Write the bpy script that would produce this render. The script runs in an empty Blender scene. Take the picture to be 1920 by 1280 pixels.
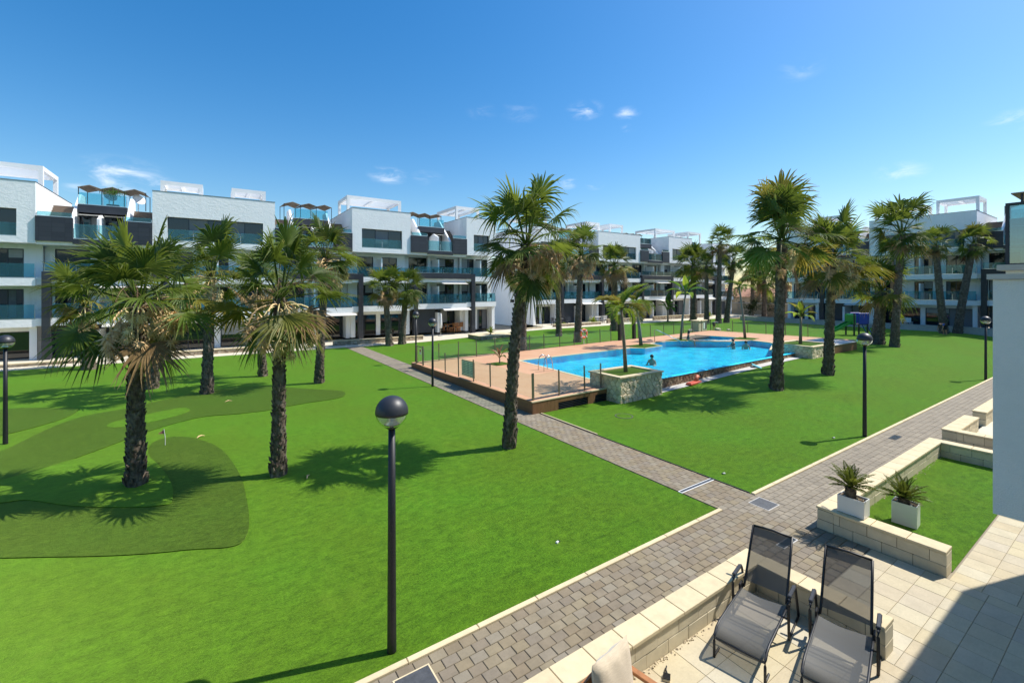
import bpy, bmesh, math, random
from mathutils import Vector, Matrix, Euler
R = math.radians
rnd = random.Random(7)

# ------------------------------------------------------------------ camera, sky, sun, exposure
scn = bpy.context.scene
col = scn.collection
cam_d = bpy.data.cameras.new('camera')
cam_d.sensor_fit = 'HORIZONTAL'; cam_d.sensor_width = 36.0
cam_d.lens = 36.0 * 836.0 / 1920.0
cam_d.shift_y = -97.0 / 1920.0
cam_d.clip_start = 0.05; cam_d.clip_end = 3000.0
cam = bpy.data.objects.new('camera', cam_d); col.objects.link(cam)
cam.location = (0, 0, 4.6)
cam.rotation_euler = (R(90), 0, -math.atan2(.5581, .8298))
scn.camera = cam

SUN_AZ = R(-18.0)      # direction towards the sun, measured from +X towards +Y
SUN_EL = R(53.5)
sun_vec = Vector((math.cos(SUN_EL) * math.cos(SUN_AZ), math.cos(SUN_EL) * math.sin(SUN_AZ), math.sin(SUN_EL)))
sd = bpy.data.lights.new('sun', 'SUN'); sd.energy = 5.0; sd.angle = R(0.53); sd.color = (1.0, .955, .88)
so = bpy.data.objects.new('sun', sd); col.objects.link(so)
so.rotation_euler = sun_vec.to_track_quat('Z', 'Y').to_euler()

w = bpy.data.worlds.new('World'); scn.world = w; w.use_nodes = True
wn, wl = w.node_tree.nodes, w.node_tree.links
wn.clear()
w_out = wn.new('ShaderNodeOutputWorld'); w_bg = wn.new('ShaderNodeBackground')
sky = wn.new('ShaderNodeTexSky'); sky.sky_type = 'NISHITA'; sky.sun_disc = False
sky.sun_elevation = SUN_EL
sky.sun_rotation = math.pi / 2 - SUN_AZ    # Blender measures it clockwise from +Y
sky.altitude = 0; sky.air_density = 1.2; sky.dust_density = 0.8; sky.ozone_density = 3.5
w_bg.inputs['Strength'].default_value = 0.135
# a few small fair-weather clouds in the sky: soft noise kept inside small patches of direction
w_tc = wn.new('ShaderNodeTexCoord')
w_no = wn.new('ShaderNodeTexNoise'); w_no.inputs['Scale'].default_value = 17; w_no.inputs['Detail'].default_value = 9; w_no.inputs['Roughness'].default_value = .62; w_no.inputs['Distortion'].default_value = .5
w_map = wn.new('ShaderNodeMapping'); w_map.inputs['Scale'].default_value = (1, 1, 2.6)
wl.new(w_tc.outputs['Generated'], w_map.inputs['Vector']); wl.new(w_map.outputs['Vector'], w_no.inputs['Vector'])
def sky_dir(px, py):
    l = (px - 960) / 836.0; u = (543 - py) / 836.0
    return Vector((l * .8298 + .5581, -l * .5581 + .8298, u)).normalized()
CLOUDS = [(232, 334, .060, 1.0), (278, 344, .035, .8), (1096, 207, .034, .75), (1176, 213, .024, .6), (1180, 240, .016, .4), (727, 329, .036, .75), (800, 333, .03, .3),
          (1064, 345, .022, .7), (1115, 348, .018, .75), (1690, 322, .032, .55), (1905, 226, .03, .5), (1500, 130, .035, .25), (905, 210, .03, .2), (975, 212, .04, .18), (150, 352, .02, .5)]
acc = None
for (px, py, rad, amp) in CLOUDS:
    dv = sky_dir(px, py)
    sub = wn.new('ShaderNodeVectorMath'); sub.operation = 'SUBTRACT'; sub.inputs[1].default_value = dv
    wl.new(w_tc.outputs['Generated'], sub.inputs[0])
    sc_ = wn.new('ShaderNodeVectorMath'); sc_.operation = 'MULTIPLY'; sc_.inputs[1].default_value = (1, 1, 2.0)
    wl.new(sub.outputs[0], sc_.inputs[0])
    ln = wn.new('ShaderNodeVectorMath'); ln.operation = 'LENGTH'; wl.new(sc_.outputs[0], ln.inputs[0])
    mr = wn.new('ShaderNodeMapRange'); mr.interpolation_type = 'SMOOTHSTEP'
    mr.inputs['From Min'].default_value = rad * .0; mr.inputs['From Max'].default_value = rad * 1.35
    mr.inputs['To Min'].default_value = amp; mr.inputs['To Max'].default_value = 0
    wl.new(ln.outputs['Value'], mr.inputs['Value'])
    if acc is None: acc = mr.outputs[0]
    else:
        mx = wn.new('ShaderNodeMath'); mx.operation = 'MAXIMUM'; wl.new(acc, mx.inputs[0]); wl.new(mr.outputs[0], mx.inputs[1]); acc = mx.outputs[0]
cr = wn.new('ShaderNodeMapRange'); cr.interpolation_type = 'SMOOTHSTEP'
cr.inputs['From Min'].default_value = .38; cr.inputs['From Max'].default_value = .80
wl.new(w_no.outputs['Fac'], cr.inputs['Value'])
cm = wn.new('ShaderNodeMath'); cm.operation = 'MULTIPLY'; wl.new(cr.outputs[0], cm.inputs[0]); wl.new(acc, cm.inputs[1])
w_hs = wn.new('ShaderNodeHueSaturation'); w_hs.inputs['Saturation'].default_value = 1.40
wl.new(sky.outputs['Color'], w_hs.inputs['Color'])
w_mix = wn.new('ShaderNodeMix'); w_mix.data_type = 'RGBA'
w_mix.inputs['B'].default_value = (7.6, 7.9, 8.3, 1)
wl.new(cm.outputs[0], w_mix.inputs['Factor']); wl.new(w_hs.outputs['Color'], w_mix.inputs['A'])
wl.new(w_mix.outputs['Result'], w_bg.inputs['Color']); wl.new(w_bg.outputs['Background'], w_out.inputs['Surface'])

vs = scn.view_settings
vs.view_transform = 'Standard'; vs.look = 'None'; vs.exposure = 0.30; vs.gamma = 1.0; vs.use_curve_mapping = False
scn.cycles.use_denoising = True
scn.cycles.max_bounces = 8; scn.cycles.diffuse_bounces = 3; scn.cycles.glossy_bounces = 3
scn.cycles.transmission_bounces = 6; scn.cycles.transparent_max_bounces = 24
scn.cycles.caustics_reflective = False; scn.cycles.caustics_refractive = False

# ------------------------------------------------------------------ materials
def mat(name):
    m = bpy.data.materials.new(name); m.use_nodes = True
    n = m.node_tree.nodes; return m, n, m.node_tree.links, n['Principled BSDF']
def coords(n, l, kind='Object', scale=(1, 1, 1)):
    tc = n.new('ShaderNodeTexCoord'); mp = n.new('ShaderNodeMapping'); mp.inputs['Scale'].default_value = scale
    l.new(tc.outputs[kind], mp.inputs['Vector']); return mp.outputs['Vector']
def world_pos(n, l, scale=(1, 1, 1)):
    g_ = n.new('ShaderNodeNewGeometry'); mp = n.new('ShaderNodeMapping'); mp.inputs['Scale'].default_value = scale
    l.new(g_.outputs['Position'], mp.inputs['Vector']); return mp.outputs['Vector']
def noise(n, l, vec, scale, detail=4, rough=.55):
    t = n.new('ShaderNodeTexNoise'); t.inputs['Scale'].default_value = scale; t.inputs['Detail'].default_value = detail; t.inputs['Roughness'].default_value = rough
    l.new(vec, t.inputs['Vector']); return t.outputs['Fac']
def ramp(n, l, fac, stops):
    r = n.new('ShaderNodeValToRGB'); e = r.color_ramp.elements
    while len(e) < len(stops): e.new(.5)
    for i, (p, c) in enumerate(stops): e[i].position = p; e[i].color = (*c, 1)
    l.new(fac, r.inputs['Fac']); return r.outputs['Color']
def mixc(n, l, a, b, fac, mode='MIX'):
    m = n.new('ShaderNodeMix'); m.data_type = 'RGBA'; m.blend_type = mode
    for sock, v in (('A', a), ('B', b)):
        if hasattr(v, 'type') or hasattr(v, 'links'): l.new(v, m.inputs[sock])
        else: m.inputs[sock].default_value = (*v, 1)
    if isinstance(fac, (int, float)): m.inputs['Factor'].default_value = fac
    else: l.new(fac, m.inputs['Factor'])
    return m.outputs['Result']
def bump(n, l, height, b, strength=.3, dist=.01):
    bp = n.new('ShaderNodeBump'); bp.inputs['Strength'].default_value = strength; bp.inputs['Distance'].default_value = dist
    l.new(height, bp.inputs['Height']); l.new(bp.outputs['Normal'], b.inputs['Normal'])
def maprange(n, l, v, a0, a1, b0, b1):
    m = n.new('ShaderNodeMapRange'); m.inputs['From Min'].default_value = a0; m.inputs['From Max'].default_value = a1
    m.inputs['To Min'].default_value = b0; m.inputs['To Max'].default_value = b1; l.new(v, m.inputs['Value']); return m.outputs[0]
def objrand(n):
    return n.new('ShaderNodeObjectInfo').outputs['Random']

M = {}
def simple(key, color, rough=.6, metal=0.0, var=0.06, nscale=3.0, bstr=.0, bscale=60, spec=.5, rand=0.0):
    m, n, l, b = mat(key); b.inputs['Roughness'].default_value = rough; b.inputs['Metallic'].default_value = metal
    b.inputs['Specular IOR Level'].default_value = spec
    v = world_pos(n, l)
    f = noise(n, l, v, nscale, 6, .6)
    c = ramp(n, l, f, [(.25, tuple(x * (1 - var) for x in color)), (.75, tuple(min(1, x * (1 + var)) for x in color))])
    if rand:
        hs = n.new('ShaderNodeHueSaturation'); l.new(c, hs.inputs['Color'])
        l.new(maprange(n, l, objrand(n), 0, 1, 1 - rand, 1 + rand), hs.inputs['Value']); c = hs.outputs['Color']
    l.new(c, b.inputs['Base Color'])
    if bstr: bump(n, l, noise(n, l, v, bscale, 3), b, bstr, .006)
    M[key] = m; return m

def turf(key, c_dark, c_light, fine, streak):
    m, n, l, b = mat(key); b.inputs['Roughness'].default_value = .75; b.inputs['Specular IOR Level'].default_value = .08
    b.inputs['Sheen Weight'].default_value = .7; b.inputs['Sheen Tint'].default_value = (.5, .75, .12, 1); b.inputs['Sheen Roughness'].default_value = .4
    v = world_pos(n, l)
    big = noise(n, l, v, .35, 4); mid = noise(n, l, world_pos(n, l, (1.2, 3.0, 1)), 2.2, 5, .65)
    fin = noise(n, l, v, fine, 8, .9); clump = noise(n, l, world_pos(n, l, (1, 1.5, 1)), 4.5, 5, .7)
    st = noise(n, l, world_pos(n, l, (streak, 8, 8)), 5, 3, .6)
    ad = n.new('ShaderNodeMath'); ad.operation = 'MULTIPLY_ADD'; ad.inputs[1].default_value = .65; l.new(fin, ad.inputs[0])
    l.new(maprange(n, l, clump, .3, .7, .11, .235), ad.inputs[2]); c = ramp(n, l, ad.outputs[0], [(.39, c_dark), (.59, c_light)])
    c = mixc(n, l, c, tuple(x * .72 for x in c_dark), maprange(n, l, st, .5, .72, 0, .45))
    hs = n.new('ShaderNodeHueSaturation'); l.new(c, hs.inputs['Color'])
    l.new(maprange(n, l, big, .3, .7, .485, .51), hs.inputs['Hue'])
    a = n.new('ShaderNodeMath'); a.operation = 'MULTIPLY'
    l.new(maprange(n, l, big, .3, .7, .88, 1.1), a.inputs[0]); l.new(maprange(n, l, mid, .3, .7, .9, 1.08), a.inputs[1])
    l.new(a.outputs[0], hs.inputs['Value'])
    # sewn roll seams and faint wear
    sp = n.new('ShaderNodeSeparateXYZ'); l.new(v, sp.inputs[0]); wob = noise(n, l, v, .6, 2)
    s1 = n.new('ShaderNodeMath'); s1.operation = 'MULTIPLY_ADD'; s1.inputs[1].default_value = .06; l.new(wob, s1.inputs[0]); l.new(sp.outputs['Y'], s1.inputs[2])
    s2 = n.new('ShaderNodeMath'); s2.operation = 'PINGPONG'; s2.inputs[1].default_value = 1.0; l.new(s1.outputs[0], s2.inputs[0])
    seam = maprange(n, l, s2.outputs[0], 0, .035, .28, 0)
    wear = maprange(n, l, noise(n, l, world_pos(n, l, (1, .5, 1)), .9, 6, .7), .56, .72, 0, .28)
    c = mixc(n, l, hs.outputs['Color'], tuple(x * .5 for x in c_dark), seam)
    c = mixc(n, l, c, (c_light[0] * 1.5, c_light[1] * 1.05, c_light[2] * 2.2), wear)
    l.new(c, b.inputs['Base Color'])
    bump(n, l, fin, b, .7, .03)
    M[key] = m
turf('turf_light', (.012, .055, .001), (.108, .250, .009), 26, 3)
turf('turf_rough', (.004, .017, .0004), (.058, .115, .008), 14, 3)

m, n, l, b = mat('stucco'); b.inputs['Roughness'].default_value = .85
f1 = noise(n, l, world_pos(n, l), 1.3, 6, .6); f2 = noise(n, l, world_pos(n, l, (2.2, 2.2, .18)), 1.6, 5, .65); f3 = noise(n, l, world_pos(n, l, (1, 1, 1.6)), 5.5, 5, .65)
c = ramp(n, l, f1, [(.25, (.83, .84, .84)), (.75, (.88, .89, .89))])
c = mixc(n, l, c, (.60, .60, .58), maprange(n, l, f2, .58, .80, 0, .45)); l.new(c, b.inputs['Base Color']); bump(n, l, f3, b, .5, .05); M['stucco'] = m
simple('stucco_near', (.74, .74, .71), .9, var=.09, nscale=1.6, bstr=.9, bscale=110)
simple('white_paint', (.82, .82, .80), .5, var=.02)
simple('cream_stone', (.60, .52, .36), .85, var=.14, nscale=5, bstr=.4, bscale=55, rand=.07)
simple('cream_cap', (.64, .53, .33), .8, var=.12, nscale=6, bstr=.3, bscale=70, rand=.05)
simple('terrace_screed', (.60, .54, .42), .85, var=.08, nscale=1.2)
simple('black_metal', (.009, .009, .011), .5, .0, var=.1, spec=.6)
simple('lamp_cap', (.026, .028, .033), .46, .0, var=.05, spec=.6)
simple('steel', (.62, .63, .64), .22, 1.0, var=.04)
simple('post_metal', (.17, .17, .13), .4, .5, var=.1)
simple('slate_plain', (.030, .033, .042), .5, var=.2, nscale=2)
simple('shutter_grey', (.16, .165, .18), .6, var=.06, nscale=6)
simple('dark_panel', (.035, .042, .055), .45, var=.12)
simple('inner_dark', (.012, .013, .016), .8, var=.2)
simple('canopy_brown', (.30, .235, .165), .85, var=.3, nscale=7, bstr=.3, bscale=30)
simple('roof_dark', (.09, .09, .095), .7, var=.15)
simple('terracotta_deck_edge', (.30, .15, .075), .6, var=.15)
simple('grate', (.08, .085, .09), .45, .5, var=.25, nscale=20)
simple('cover_plate', (.13, .13, .13), .5, .6, var=.25, nscale=18, bstr=.6, bscale=120)
simple('concrete_pale', (.52, .50, .46), .85, var=.12, nscale=4, bstr=.3)
simple('soil', (.12, .085, .05), .95, var=.3, nscale=12, bstr=.6, bscale=40)
simple('ground_dirt', (.34, .28, .2), .95, var=.2, nscale=.4)
simple('plastic_white', (.70, .70, .68), .4, var=.03)
simple('pot_white', (.72, .72, .70), .35, var=.03)
simple('sling_solid', (.05, .052, .055), .7, var=.1)
simple('wood_teak', (.36, .15, .05), .5, var=.25, nscale=14)
simple('red_plastic', (.62, .10, .05), .4, var=.05)
simple('teal_foam', (.10, .42, .50), .6, var=.05)
simple('orange_ring', (.72, .20, .09), .45, var=.06)
simple('slide_green', (.03, .28, .06), .35, var=.05)
simple('slide_blue', (.01, .05, .42), .35, var=.05)
simple('skin', (.56, .28, .17), .5, var=.06)
simple('hair_dark', (.018, .012, .009), .5, var=.2)
simple('shirt_teal', (.05, .22, .24), .8, var=.08)
simple('shirt_blue', (.05, .11, .40), .8, var=.08)
simple('swimsuit_dark', (.02, .02, .03), .7, var=.08)
simple('shorts_dark', (.03, .03, .035), .8, var=.1)
simple('flag_red', (.55, .22, .18), .7, var=.1)
simple('stair_brown', (.20, .15, .11), .8, var=.1)
simple('awning', (.62, .60, .55), .8, var=.06)
simple('rock_beige', (.55, .46, .32), .9, var=.15, nscale=3, bstr=.6, bscale=14)
simple('far_wall', (.48, .38, .27), .9, var=.1, nscale=.8)
simple('window_blind', (.30, .31, .31), .6, var=.08, nscale=5)
simple('curtain', (.10, .12, .14), .7, var=.25, nscale=4)
simple('terrace_joint', (.30, .26, .19), .95, var=.15, nscale=8)
simple('far_roof', (.30, .15, .09), .9, var=.15, nscale=2)

# cream paving tile: worn concrete look, colour differs a little from tile to tile
def tile_mat(key, base, rand, stain):
    m, n, l, b = mat(key); b.inputs['Roughness'].default_value = .8; b.inputs['Specular IOR Level'].default_value = .2
    v = world_pos(n, l); f1 = noise(n, l, v, 3.2, 6, .65); f2 = noise(n, l, v, 38, 4, .7); f3 = noise(n, l, world_pos(n, l, (1, 4, 1)), 9, 4, .6)
    c = ramp(n, l, f1, [(.25, tuple(x * (1 - stain) for x in base)), (.75, tuple(x * (1 + stain * .6) for x in base))])
    c = mixc(n, l, c, tuple(x * .72 for x in base), maprange(n, l, f2, .5, .8, 0, .5))
    c = mixc(n, l, c, tuple(x * 1.12 for x in base), maprange(n, l, f3, .5, .8, 0, .5))
    hs = n.new('ShaderNodeHueSaturation'); l.new(c, hs.inputs['Color'])
    r_ = objrand(n)
    l.new(maprange(n, l, r_, 0, 1, 1 - rand, 1 + rand), hs.inputs['Value']); l.new(maprange(n, l, r_, 0, 1, .494, .506), hs.inputs['Hue'])
    sn = n.new('ShaderNodeMath'); sn.operation = 'FRACT'; mu = n.new('ShaderNodeMath'); mu.operation = 'MULTIPLY'; mu.inputs[1].default_value = 7.31
    l.new(r_, mu.inputs[0]); l.new(mu.outputs[0], sn.inputs[0]); l.new(maprange(n, l, sn.outputs[0], 0, 1, .86, 1.18), hs.inputs['Saturation'])
    l.new(hs.outputs['Color'], b.inputs['Base Color']); bump(n, l, f2, b, .35, .005); M[key] = m
tile_mat('paver', (.25, .208, .148), .09, .22)
tile_mat('floor_tile', (.53, .46, .325), .05, .14)
# joined pavers: colour changes per brick cell through a cell noise
m, n, l, b = mat('paver_mass'); b.inputs['Roughness'].default_value = .75
vv = world_pos(n, l, (1 / .2, 1 / .2, 0)); wnz = n.new('ShaderNodeTexWhiteNoise'); wnz.noise_dimensions = '2D'
sn = n.new('ShaderNodeVectorMath'); sn.operation = 'FLOOR'; l.new(vv, sn.inputs[0]); l.new(sn.outputs[0], wnz.inputs['Vector'])
c = ramp(n, l, noise(n, l, world_pos(n, l), 3.0, 6, .65), [(.25, (.20, .168, .12)), (.75, (.285, .24, .175))])
hs = n.new('ShaderNodeHueSaturation'); l.new(c, hs.inputs['Color']); l.new(maprange(n, l, wnz.outputs['Value'], 0, 1, .88, 1.13), hs.inputs['Value'])
l.new(hs.outputs['Color'], b.inputs['Base Color']); bump(n, l, noise(n, l, world_pos(n, l), 40, 4), b, .35, .005); M['paver_mass'] = m
simple('joint_dark', (.125, .105, .078), .95, var=.2, nscale=8)

# dark slate tile cladding: faint grid of joints
m, n, l, b = mat('slate_tile'); b.inputs['Roughness'].default_value = .42
bt = n.new('ShaderNodeTexBrick'); bt.inputs['Scale'].default_value = 1.0; bt.inputs['Brick Width'].default_value = .62; bt.inputs['Row Height'].default_value = .31
bt.inputs['Mortar Size'].default_value = .008; bt.offset = 0.0
bt.inputs['Color1'].default_value = (.026, .028, .036, 1); bt.inputs['Color2'].default_value = (.038, .041, .05, 1); bt.inputs['Mortar'].default_value = (.012, .012, .015, 1)
mp = n.new('ShaderNodeMapping'); tc = n.new('ShaderNodeTexCoord'); l.new(tc.outputs['Object'], mp.inputs['Vector']); mp.inputs['Rotation'].default_value = (R(90), 0, 0)
l.new(mp.outputs['Vector'], bt.inputs['Vector']); l.new(bt.outputs['Color'], b.inputs['Base Color']); M['slate_tile'] = m

def glassy(key, tint, refl=.5, rough=.02, alpha_tint=None, body=.10):
    m, n, l, b = mat(key); n.remove(b); out = n['Material Output']
    tr = n.new('ShaderNodeBsdfTransparent'); tr.inputs['Color'].default_value = (*tint, 1)
    gl = n.new('ShaderNodeBsdfGlossy'); gl.inputs['Roughness'].default_value = rough; gl.inputs['Color'].default_value = (.9, .97, 1, 1)
    df = n.new('ShaderNodeBsdfDiffuse'); df.inputs['Color'].default_value = (*(alpha_tint or tint), 1)
    lw = n.new('ShaderNodeLayerWeight'); lw.inputs['Blend'].default_value = refl
    m1 = n.new('ShaderNodeMixShader'); m1.inputs[0].default_value = body if alpha_tint else .03
    l.new(tr.outputs[0], m1.inputs[1]); l.new(df.outputs[0], m1.inputs[2])
    m2 = n.new('ShaderNodeMixShader'); l.new(lw.outputs['Fresnel'], m2.inputs[0]); l.new(m1.outputs[0], m2.inputs[1]); l.new(gl.outputs[0], m2.inputs[2])
    l.new(m2.outputs[0], out.inputs['Surface']); M[key] = m
glassy('rail_glass', (.60, .86, .90), .3, .02, (.16, .5, .58))
glassy('fence_glass', (.93, .985, .96), .06, .02)
glassy('lamp_glass', (.92, .92, .84), .08, .08, (.85, .83, .70), .28)

m, n, l, b = mat('window_glass'); b.inputs['Base Color'].default_value = (.006, .014, .022, 1); b.inputs['Roughness'].default_value = .04
b.inputs['Specular IOR Level'].default_value = .8
bump(n, l, noise(n, l, world_pos(n, l), .8, 2), b, .04, .05); M['window_glass'] = m

# palm leaf: translucent, colour varies per frond
def leaf(key, dark, light, tips, trans=.35):
    m, n, l, b = mat(key); b.inputs['Roughness'].default_value = .5; b.inputs['Specular IOR Level'].default_value = .3
    at = n.new('ShaderNodeAttribute'); at.attribute_name = 'tip'
    r_ = objrand(n); f = noise(n, l, world_pos(n, l), 9, 3)
    c = ramp(n, l, r_, [(.1, dark), (.9, light)])
    c = mixc(n, l, c, tuple(x * 1.35 for x in light), maprange(n, l, f, .4, .75, 0, .4))
    c = mixc(n, l, c, tips, maprange(n, l, at.outputs['Fac'], .72, 1.0, 0, .6))
    l.new(c, b.inputs['Base Color'])
    tl = n.new('ShaderNodeBsdfTranslucent'); hs = n.new('ShaderNodeHueSaturation'); hs.inputs['Hue'].default_value = .475; hs.inputs['Value'].default_value = 1.5
    l.new(c, hs.inputs['Color']); l.new(hs.outputs['Color'], tl.inputs['Color'])
    ms = n.new('ShaderNodeMixShader'); ms.inputs[0].default_value = trans
    l.new(b.outputs[0], ms.inputs[1]); l.new(tl.outputs[0], ms.inputs[2]); l.new(ms.outputs[0], n['Material Output'].inputs['Surface']); M[key] = m
leaf('frond_green', (.042, .075, .009), (.125, .185, .024), (.30, .28, .09), .45)
leaf('frond_yellow', (.10, .12, .016), (.24, .22, .03), (.42, .26, .05), .4)
leaf('frond_dry', (.20, .13, .055), (.33, .23, .11), (.42, .32, .18), .25)
leaf('leaf_lime', (.10, .18, .015), (.24, .33, .03), (.38, .36, .06), .45)
leaf('leaf_sago', (.06, .09, .012), (.12, .15, .02), (.16, .18, .04), .35)
leaf('leaf_banana', (.03, .09, .012), (.07, .16, .02), (.16, .2, .04), .4)
leaf('hedge_leaf', (.02, .04, .01), (.05, .08, .016), (.08, .1, .03), .25)
simple('flower_beige', (.70, .48, .24), .85, var=.25, nscale=9)
simple('flower_cream', (.74, .60, .30), .85, var=.2, nscale=9)
simple('stalk_brown', (.17, .10, .05), .8, var=.25, nscale=8)
m, n, l, b = mat('palm_bark'); b.inputs['Roughness'].default_value = .9
f = noise(n, l, world_pos(n, l, (1, 1, .5)), 16, 6, .7); g2 = noise(n, l, world_pos(n, l), 5, 4)
c = ramp(n, l, f, [(.25, (.03, .022, .015)), (.5, (.11, .082, .057)), (.78, (.29, .23, .17))])
c = mixc(n, l, c, (.36, .30, .235), maprange(n, l, g2, .5, .75, 0, .6))
l.new(c, b.inputs['Base Color']); bump(n, l, f, b, .9, .03); M['palm_bark'] = m
simple('thin_bark', (.22, .18, .13), .9, var=.3, nscale=10, bstr=.5, bscale=30)

# pool
m, n, l, b = mat('pool_water'); n.remove(b)
pw = world_pos(n, l)
h1 = noise(n, l, world_pos(n, l, (1, 1.6, 1)), 1.6, 4, .55); h2 = noise(n, l, pw, 6.0, 3, .6)
hh = n.new('ShaderNodeMath'); hh.operation = 'ADD'; l.new(h1, hh.inputs[0]); l.new(h2, hh.inputs[1])
bp = n.new('ShaderNodeBump'); bp.inputs['Strength'].default_value = .8; bp.inputs['Distance'].default_value = .11; l.new(hh.outputs[0], bp.inputs['Height'])
gl = n.new('ShaderNodeBsdfGlossy'); gl.inputs['Roughness'].default_value = .03; l.new(bp.outputs['Normal'], gl.inputs['Normal'])
rf = n.new('ShaderNodeBsdfRefraction'); rf.inputs['IOR'].default_value = 1.40; rf.inputs['Roughness'].default_value = .0; rf.inputs['Color'].default_value = (.62, .93, 1, 1); l.new(bp.outputs['Normal'], rf.inputs['Normal'])
tp = n.new('ShaderNodeBsdfTransparent'); tp.inputs['Color'].default_value = (.8, .98, 1, 1)
lp = n.new('ShaderNodeMixShader'); lp.inputs[0].default_value = .45; l.new(tp.outputs[0], lp.inputs[1]); l.new(tp.outputs[0], lp.inputs[2])
fr = n.new('ShaderNodeFresnel'); fr.inputs['IOR'].default_value = 1.21; l.new(bp.outputs['Normal'], fr.inputs['Normal'])
ms = n.new('ShaderNodeMixShader'); l.new(fr.outputs[0], ms.inputs[0]); l.new(lp.outputs[0], ms.inputs[1]); l.new(gl.outputs[0], ms.inputs[2])
l.new(ms.outputs[0], n['Material Output'].inputs['Surface']); M['pool_water'] = m
m, n, l, b = mat('pool_tile_caustic'); b.inputs['Roughness'].default_value = .4
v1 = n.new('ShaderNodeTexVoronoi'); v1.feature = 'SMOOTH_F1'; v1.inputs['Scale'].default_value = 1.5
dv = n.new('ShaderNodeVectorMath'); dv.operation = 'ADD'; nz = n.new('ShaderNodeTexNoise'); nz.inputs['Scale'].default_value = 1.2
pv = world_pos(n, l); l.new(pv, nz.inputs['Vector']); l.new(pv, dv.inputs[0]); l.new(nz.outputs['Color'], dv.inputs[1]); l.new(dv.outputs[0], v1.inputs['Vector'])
c = ramp(n, l, v1.outputs['Distance'], [(.1, (.0, .46, .84)), (.4, (.0, .64, .95)), (.85, (.06, .86, 1.0))])  # warped cells imitate caustic light, painted into the blue tile colour
l.new(c, b.inputs['Base Color']); M['pool_tile_caustic'] = m
m, n, l, b = mat('deck_board'); b.inputs['Roughness'].default_value = .6
f = noise(n, l, world_pos(n, l, (.6, 9, 9)), 3, 5, .6); f2 = noise(n, l, world_pos(n, l), .5, 4)
c = ramp(n, l, f, [(.2, (.47, .24, .125)), (.8, (.61, .335, .185))])
c = mixc(n, l, c, (.62, .37, .215), maprange(n, l, f2, .4, .7, 0, .6)); l.new(c, b.inputs['Base Color']); M['deck_board'] = m
m, n, l, b = mat('fascia_board'); b.inputs['Roughness'].default_value = .6
f = noise(n, l, world_pos(n, l, (9, 9, .8)), 4, 5, .6)
c = ramp(n, l, f, [(.2, (.15, .07, .03)), (.8, (.29, .145, .065))]); l.new(c, b.inputs['Base Color']); M['fascia_board'] = m
m, n, l, b = mat('stone_clad'); b.inputs['Roughness'].default_value = .85
f = noise(n, l, world_pos(n, l), 7, 6, .65)
c = ramp(n, l, f, [(.25, (.56, .45, .27)), (.5, (.76, .64, .43)), (.8, (.83, .74, .56))])
hs = n.new('ShaderNodeHueSaturation'); l.new(c, hs.inputs['Color']); l.new(maprange(n, l, objrand(n), 0, 1, .75, 1.15), hs.inputs['Value'])
l.new(hs.outputs['Color'], b.inputs['Base Color']); bump(n, l, f, b, .6, .03); M['stone_clad'] = m
m, n, l, b = mat('pebble_wall'); b.inputs['Roughness'].default_value = .7
v1 = n.new('ShaderNodeTexVoronoi'); v1.inputs['Scale'].default_value = 9; l.new(world_pos(n, l), v1.inputs['Vector'])
c = ramp(n, l, v1.outputs['Color'], [(.1, (.07, .04, .022)), (.5, (.20, .125, .07)), (.9, (.33, .24, .15))]); l.new(c, b.inputs['Base Color'])
bump(n, l, v1.outputs['Distance'], b, .7, .05); M['pebble_wall'] = m
m, n, l, b = mat('rubble_wall'); b.inputs['Roughness'].default_value = .85
v1 = n.new('ShaderNodeTexVoronoi'); v1.inputs['Scale'].default_value = 5.5; l.new(world_pos(n, l), v1.inputs['Vector'])
c = ramp(n, l, v1.outputs['Color'], [(.1, (.20, .14, .09)), (.5, (.36, .28, .19)), (.9, (.52, .44, .33))]); l.new(c, b.inputs['Base Color'])
bump(n, l, v1.outputs['Distance'], b, .7, .04); M['rubble_wall'] = m
# woven sling of the loungers: fine holes let part of the light through
m, n, l, b = mat('sling'); b.inputs['Base Color'].default_value = (.085, .085, .08, 1); b.inputs['Roughness'].default_value = .6
tr = n.new('ShaderNodeBsdfTransparent'); ms = n.new('ShaderNodeMixShader'); ms.inputs[0].default_value = .25
l.new(b.outputs[0], ms.inputs[1]); l.new(tr.outputs[0], ms.inputs[2]); l.new(ms.outputs[0], n['Material Output'].inputs['Surface']); M['sling'] = m
m, n, l, b = mat('cushion'); b.inputs['Roughness'].default_value = .9; b.inputs['Sheen Weight'].default_value = .3
f = noise(n, l, coords(n, l, 'Object', (6, 40, 40)), 3, 4, .6)
c = ramp(n, l, f, [(.2, (.50, .40, .27)), (.8, (.64, .53, .38))]); l.new(c, b.inputs['Base Color']); bump(n, l, f, b, .3, .01); M['cushion'] = m
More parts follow.
